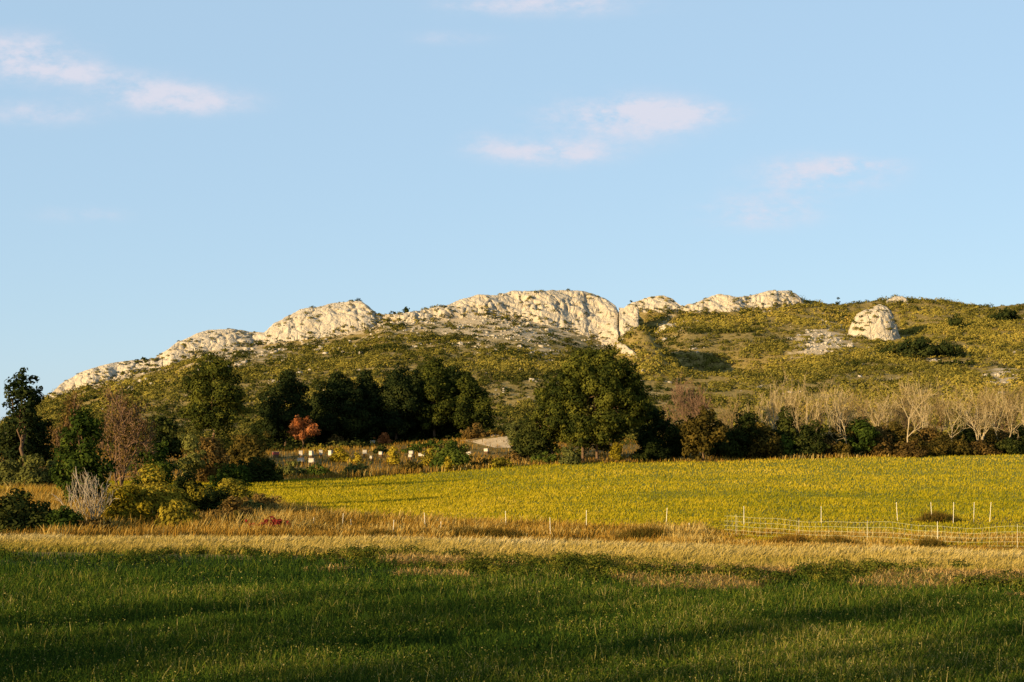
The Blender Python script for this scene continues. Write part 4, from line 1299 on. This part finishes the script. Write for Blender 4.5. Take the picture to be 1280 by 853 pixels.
near.append((hv, hf, np.repeat(np.clip(rng.normal(0.88, 0.08, n2 * 5), 0, 1), 4)))
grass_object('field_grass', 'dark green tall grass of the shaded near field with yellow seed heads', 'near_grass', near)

# weeds along the bank foot and the dry straw between them
n = 1400
c = rng.uniform(-270, 1620, n)
off = rng.uniform(-1.0, 2.4, n)
y = yb(c) + off; x = px(c, y)
dn = fbm(x / 2.6, y / 1.5, 4.0, 3)
k = (dn > 0.02 - 0.18 * np.clip((c - 500) / 300, 0, 1)) & (off < 1.6 + 1.0 * (c > 350))
x, y, c = x[k], y[k], c[k]; n = len(x)
r = rng.uniform(0.08, 0.28, n) * np.where(c > 420, 1.15, 0.8)
bl = np.stack([x, y, H(x, y) + r * 0.55, r], 1)
v, f, t = blob_leaves(bl, 0.045, 0.35, rng, tint0=0.05, tint1=0.9, flat=.8)
o = mesh_np('bank_weeds', v, f, M['weeds'], None, {'tint': t})
tag(o, 'dark green leafy weeds along the foot of the grassy bank', 'weeds', kind='stuff')
n = 88000
c = rng.uniform(380, 1620, n)
off = rng.uniform(-2.2, 1.4, n)
y = yb(c) + off; x = px(c, y)
dn = fbm(x / 2.6, y / 1.5, 4.0, 3)
k = dn < -0.02
x, y = x[k], y[k]; n = len(x)
sv = blades(x, y, H(x, y) + 0.02, rng.uniform(0.12, 0.34, n), rng.uniform(0.012, 0.03, n), rng, np.clip(rng.normal(0.5, 0.25, n), 0, 1), (0.3, -0.2), 0.9, 0.1, 0.5)
grass_object('straw_tufts', 'flattened tan dead grass between the weeds at the bank foot', 'straw', [sv])

# the pale dry strip on the bank
n = 108000
c, x, y = scatter_cols(n, -270, 1620, lambda c: yb(c) + 1.0, lambda c: ystrip(c) + 0.8, rng)
u = (y - yb(c)) / (ystrip(c) - yb(c))
cl = fbm(x / 3, y / 1.6, 6.0, 3)
ti = np.clip(0.22 + 0.48 * u + 0.38 * cl + rng.normal(size=n) * 0.13, 0, 1)
h = np.clip(0.24 + 0.10 * cl + 0.05 * rng.normal(size=n), 0.08, 0.5)
grass_object('dry_grass', 'pale golden dry grass strip leaning along the top of the bank', 'bank_grass', [blades(x, y, H(x, y), h, rng.uniform(0.02, 0.045, n), rng, ti, (0.55, 0.1), 0.35, 0.1, 0.4)])

# the rough rusty ground round the fence
n = 100000
c, x, y = scatter_cols(n, -270, 1620, lambda c: ystrip(c) + 0.5, lambda c: cur(c, [(-110, 118), (180, 110), (260, 96), (330, 80), (420, 72), (640, 66), (900, 62), (1000, 60), (1390, 58)]), rng)
cl = fbm(x / 3.5, y / 3.5, 8.0, 3)
left = np.clip((460 - c) / 120, 0, 1)
ti = np.clip(0.52 + 0.34 * cl + rng.normal(size=n) * 0.15 + 0.06 * np.clip((c - 850) / 100, 0, 1), 0, 1)
cs2 = fbm(x / 1.3, y / 1.3, 28.0, 2)
ti = np.clip(ti + 0.25 * cs2 + 0.03, 0, 1)
h = (0.7 + 0.3 * np.clip((y - 57) / 5, 0, 1)) * np.clip(0.28 + 0.42 * left + 0.28 * cl + 0.30 * cs2 + 0.1 * rng.normal(size=n), 0.08, 1.2) * np.where(c > 880, 0.8, 1)
grass_object('rough_grass', 'tall rusty and golden rough grass round the left bushes and the fence', 'rough_grass', [blades(x, y, H(x, y), h, rng.uniform(0.025, 0.05, n), rng, ti, (0.18, 0), 0.25, 0.12)])

# the meadow
n = 350000
c, x, y = scatter_cols(n, -270, 1620, lambda c: cur(c, [(-110, 116), (180, 108), (260, 95), (330, 79), (420, 70), (640, 63), (900, 57), (1000, 54), (1390, 52)]), lambda c: ty(c) + 1, rng)
cl = fbm(x / 4, y / 5, 3.0, 3); cl2 = fbm(x / 22, y / 16, 13.0, 2)
cl3 = fbm(x / 0.9, y / 1.3, 17.0, 2)
ti = np.clip(0.50 + 0.20 * cl + 0.22 * cl2 + 0.16 * cl3 + rng.normal(size=n) * 0.12, 0, 1)
h = np.clip(0.11 + 0.05 * cl + 0.04 * rng.normal(size=n), 0.04, 0.3) * (0.7 + y / 170)
w = 0.014 + 0.0004 * y
grass_object('meadow_grass', 'yellow green sunlit meadow grass running back to the tree line', 'meadow_grass', [blades(x, y, H(x, y), h, w, rng, ti, (0.2, 0), 0.35, 0.05)])

# reeds and dry herbs behind the meadow
n = 53000
c, x, y = scatter_cols(n, -270, 1620, lambda c: ty(c) - 1.0, lambda c: ty(c) + 46, rng)
cl = fbm(x / 6, y / 6, 21.0, 3)
front = np.clip(1 - (y - ty(c)) / 4.0, 0, 1)
reed = np.clip(1 - np.abs(c - 475) / 170, 0, 1)
k = ~((c > 592) & (c < 662) & (y > ty_ - 0.5) & (y < ty_ + 8) & (rng.rand(n) < 0.8)) & ~((c > 540) & (c < 700) & (y > 207) & (y < 218))
ti = np.clip(0.45 + 0.35 * cl + 0.2 * front + rng.normal(size=n) * 0.15, 0, 1)
h = np.clip(0.38 + 0.7 * front * reed + 0.45 * cl + 0.12 * rng.normal(size=n), 0.15, 2.2)
grass_object('dry_herbs', 'reeds and dry herbs on the uneven ground behind the meadow', 'rough_grass', [blades(x[k], y[k], H(x, y)[k], h[k], rng.uniform(0.05, 0.11, n)[k], rng, ti[k], (0.1, 0), 0.2, 0.1)])

# ------------------------------------------------------------------ fence posts, netting, hives
import bmesh


def bm_obj(name, bm, mat, parent=None):
    me = bpy.data.meshes.new(name)
    bmesh.ops.recalc_face_normals(bm, faces=bm.faces)
    bm.to_mesh(me); bm.free()
    me.materials.append(mat)
    o = bpy.data.objects.new(name, me)
    COL.objects.link(o)
    if parent is not None:
        o.parent = parent
    return o


def bm_cyl(bm, p0, p1, r0, r1, n=8):
    p0, p1 = mathutils.Vector(p0), mathutils.Vector(p1)
    q = (p1 - p0).to_track_quat('Z', 'Y')
    A, B = [], []
    for k in range(n):
        a = 2 * math.pi * k / n
        d = q @ mathutils.Vector((math.cos(a), math.sin(a), 0))
        A.append(bm.verts.new(p0 + d * r0)); B.append(bm.verts.new(p1 + d * r1))
    for k in range(n):
        bm.faces.new((A[k], A[(k + 1) % n], B[(k + 1) % n], B[k]))
    bm.faces.new(A[::-1]); bm.faces.new(B)


def bm_box(bm, x0, x1, y0, y1, z0, z1):
    v = [bm.verts.new((x, y, z)) for z in (z0, z1) for (x, y) in ((x0, y0), (x1, y0), (x1, y1), (x0, y1))]
    for f in ((0, 3, 2, 1), (4, 5, 6, 7), (0, 1, 5, 4), (1, 2, 6, 5), (2, 3, 7, 6), (3, 0, 4, 7)):
        bm.faces.new([v[i] for i in f])


POSTS = [(320, 645, 655, 'leftmost of the short white posts before the red foliage'), (338, 645, 655, 'middle short white post before the red foliage'),
         (355, 645, 655, 'short white post at the right end of the red foliage'), (392, 649, 662, 'short white post just right of the red foliage, lower than its neighbour'),
         (428, 644, 658, 'white post above the rusty grass, a little left of the meadow shadow'), (439, 651, 657, 'very short white post close right of a taller one'),
         (491, 652, 668, 'white post standing in the rusty grass left of the long dark brown tussock'), (531.6, 643, 659, 'white post above the left end of the long dark brown tussock'),
         (551, 654, 662, 'very short white post in the long dark brown tussock, near its left end'), (632.6, 641, 658, 'white post behind the right end of the long dark brown tussock'),
         (688, 649, 668, 'white post between the two dark brown clumps, nearer'), (733, 640, 660, 'white post between the two dark brown clumps, farther'),
         (832.5, 637, 656, 'white post above the clump left of the netting'), (861.5, 656, 665, 'very short white post at the right end of the clump left of the netting'),
         (930, 635, 654, 'white post behind the left end of the netting'), (1026.5, 635, 654, 'white post behind the netting, above the largest low brown tussock'),
         (1122, 630, 650, 'white post behind the netting, left of the reddish weeds'), (1165, 630, 650, 'faint white post in the middle of the reddish weeds'),
         (1191.5, 630, 652, 'white post right behind the tall netting pole'), (1217, 630, 650, 'white post first to the right of the tall netting pole'),
         (1237, 630, 651, 'rightmost white post behind the netting')]
for i, (c, top, base, lab) in enumerate(POSTS):
    x0, y0, z0 = hit(c, base + 3, y0=50, y1=110)
    h = max((base + 5 - top) / F * y0, 0.35)
    root = empty('fence_post', (x0, y0, z0), lab, 'post', 'white fence posts along the meadow')
    root.rotation_euler = (math.radians(random.Random(i).uniform(-3, 3)), math.radians(random.Random(i + 50).uniform(-4, 4)), 0)
    bm = bmesh.new(); bm_cyl(bm, (0, 0, -0.15), (0, 0, h - 0.05), 0.0115, 0.010); bm_obj('stake', bm, M['white_post'], root)
    bm = bmesh.new(); bm_cyl(bm, (0, 0, h - 0.05), (0, 0, h), 0.014, 0.009); bm_obj('cap', bm, M['white_post'], root)

# netting: from the thicket on the left to beyond the right edge
net = empty('netting_fence', at(915, 58), 'white open mesh sheep netting along the near right meadow edge', 'fence')
nx, ny, nz = net.location
path = [(905, 59.5), (960, 58.0), (1040, 56.5), (1120, 54.8), (1190, 53.2), (1290, 52.4), (1400, 52.0)]
pts = []
for (c0, y0), (c1, y1) in zip(path[:-1], path[1:]):
    for k in range(10):
        t = k / 10
        pts.append((px(c0 + (c1 - c0) * t, y0 + (y1 - y0) * t), y0 + (y1 - y0) * t))
pts = np.array(pts)
gz = H(pts[:, 0], pts[:, 1])
s = np.concatenate([[0], np.cumsum(np.hypot(*np.diff(pts, axis=0).T))])


def net_pt(d, hgt):
    x = np.interp(d, s, pts[:, 0]); y = np.interp(d, s, pts[:, 1]); z = np.interp(d, s, gz)
    sag = 0.05 * np.sin(d * 1.1) + 0.03 * np.sin(d * 2.7 + 1)
    return np.stack([x - nx, y - ny, z + hgt * (0.92 + sag) - nz], 1)


ds = np.arange(0, s[-1], 0.25)
R_ = np.random.RandomState(4)
strands = [(net_pt(ds, hh), np.full(len(ds), 0.0042), 0) for hh in (0.08, 0.24, 0.42, 0.62, 0.84)]
vert = []
for d in np.arange(0.15, s[-1], 0.27):
    hh = np.array([0.06, 0.42, 0.84]) if R_.rand() > 0.35 else np.array([0.3, 0.5, 0.84])
    vert.append((net_pt(np.full(3, d) + R_.normal(size=3) * 0.02, hh), np.full(3, 0.0030), 0))
v, f, _ = tubes(strands + vert, 4)
mesh_np('netting', v, f, M['cord'], net)
for d in list(np.arange(0.6, s[-1], 2.9)):
    p = net_pt(np.array([d, d]), np.array([-0.15, 0.92]))
    tall = abs(p[0][0] + nx - px(1190, 53.2)) < 1.45
    bm = bmesh.new(); bm_cyl(bm, p[0], p[1] + np.array([0, 0, 0.1 if tall else 0]), 0.010 if tall else 0.005, 0.008 if tall else 0.004); bm_obj('stake', bm, M['white_post'], net)

HIVES = [(376, 563, 573, 6, 'leftmost white hive of the upper row beside the rust leaved tree', 'hive'), (389, 563, 573, 6, 'second white hive from the left in the upper row', 'hive'),
         (401, 562, 572, 6, 'third white hive from the left in the upper row', 'hive'), (413, 562, 573, 6, 'fourth pale hive from the left, beside the wide orange yellow bush', 'hive'),
         (376, 573, 581, 9, 'left one of two wide white hives in the front row', 'hive'), (389.5, 573, 582, 9, 'right one of two wide white hives in the front row', 'hive'),
         (456, 563, 571, 7, 'white hive right of the small yellow bush', 'hive'), (476, 566, 572, 6, 'white hive left of the bright yellow bush', 'hive'),
         (464, 572, 577, 4, 'tiny white hive low under the middle hives', 'hive'),
         (514, 565, 571, 7, 'white hive right of the bright yellow bush', 'hive'), (527, 568, 574, 10, 'wide pale hive left of the grey green round bush', 'hive'),
         (513, 570, 575, 6, 'pale hive just below the one right of the bright yellow bush', 'hive'),
         (586, 566, 572, 8, 'bluish white hive at the right edge of the grey green round bush', 'hive'), (608, 562, 568, 7, 'pale hive below the dirt track', 'hive'),
         (345, 568, 572, 9, 'dark red hive left of the white hives', 'hive_red'), (224, 580, 586, 8, 'white hive above the near black round bush', 'hive'),
         (175, 582, 588, 8, 'white hive half hidden behind the golden broom, on the left', 'hive'), (466, 553, 557, 8, 'pale flat hive behind the middle hives', 'hive')]
for i, (c, top, base, w, lab, mt) in enumerate(HIVES):
    x0, y0, z0 = hit(c, base, y0=110, y1=215)
    hw = 0.72 * w / F * y0 / 2
    h = max((base - top) / F * y0, 0.5) * 0.48
    z0 += 0.20
    root = empty('beehive', (x0, y0, z0 + 0.25), lab, 'beehive', 'beehives on the rise behind the meadow')
    root.rotation_euler = (0, 0, random.Random(i).uniform(-0.5, 0.2))
    bm = bmesh.new(); bm_box(bm, -hw, hw, -hw, hw, -0.1, h * 0.52); bmesh.ops.bevel(bm, geom=bm.edges[:], offset=0.015, affect='EDGES'); bm_obj('body', bm, M[mt], root)
    bm = bmesh.new(); bm_box(bm, -hw * 0.97, hw * 0.97, -hw * 0.97, hw * 0.97, h * 0.525, h * 0.86); bmesh.ops.bevel(bm, geom=bm.edges[:], offset=0.015, affect='EDGES'); bm_obj('upper_box', bm, M[mt], root)
    bm = bmesh.new(); bm_box(bm, -hw * 1.08, hw * 1.08, -hw * 1.08, hw * 1.08, h * 0.865, h); bmesh.ops.bevel(bm, geom=bm.edges[:], offset=0.01, affect='EDGES'); bm_obj('roof', bm, M['hive_roof'], root)
    bm = bmesh.new(); bm_box(bm, -hw * .9, hw * .9, -hw * .9, hw * .9, -0.65, -0.105); bm_obj('stand', bm, M['bark'], root)

# ------------------------------------------------------------------ the windbreak behind the photographer's left shoulder that shades the near field
rng = np.random.RandomState(31)
xs_w = np.arange(-112, -9, 3.6)
for i, xw in enumerate(xs_w):
    yw = 5 + rng.uniform(-1, 1)
    hw_ = 11.8 + 0.030 * (-xw - 45) + rng.uniform(-1.2, 0.5)
    root = empty('windbreak_tree', (float(xw), float(yw), -0.2), 'cypress in the windbreak row left of the viewpoint, outside the picture', 'tree', 'cypresses of the windbreak row')
    bl = []
    for k in range(44):
        t = rng.rand() ** 1.25
        a = rng.uniform(0, 6.28)
        rr = 2.0 * (1 - t * 0.55) * math.sqrt(rng.rand())
        bl.append((math.cos(a) * rr, math.sin(a) * rr, 0.5 + t * (hw_ - 1.6), 0.8))
    dense = 0.30 if xw < -24 else 0.13
    va, fa, ta = blob_leaves([b_ for b_ in bl if b_[2] < 7.6] + [(0, 0, 1.5, 1.0)], 0.3, dense, rng, flat=1.3)
    vb, fb, tb = blob_leaves([b_ for b_ in bl if b_[2] >= 7.6] + [(0, 0, hw_ - 1.5, 0.7)], 0.3, 0.13, rng, flat=1.3)
    v = np.concatenate([va, vb]); f = np.concatenate([fa, fb + len(va)]); t = np.concatenate([ta, tb])
    mesh_np('crown', v, f, M['dark_pine'], root, {'tint': t})
    tv, tf, tt = tubes([(np.array([(0, 0, -0.3), (0.05, 0, hw_ * .5), (0, 0, hw_ * .85)]), [0.22, 0.14, 0.05], 0)], 7)
    mesh_np('trunk', tv, tf, M['bark'], root, smooth=True)
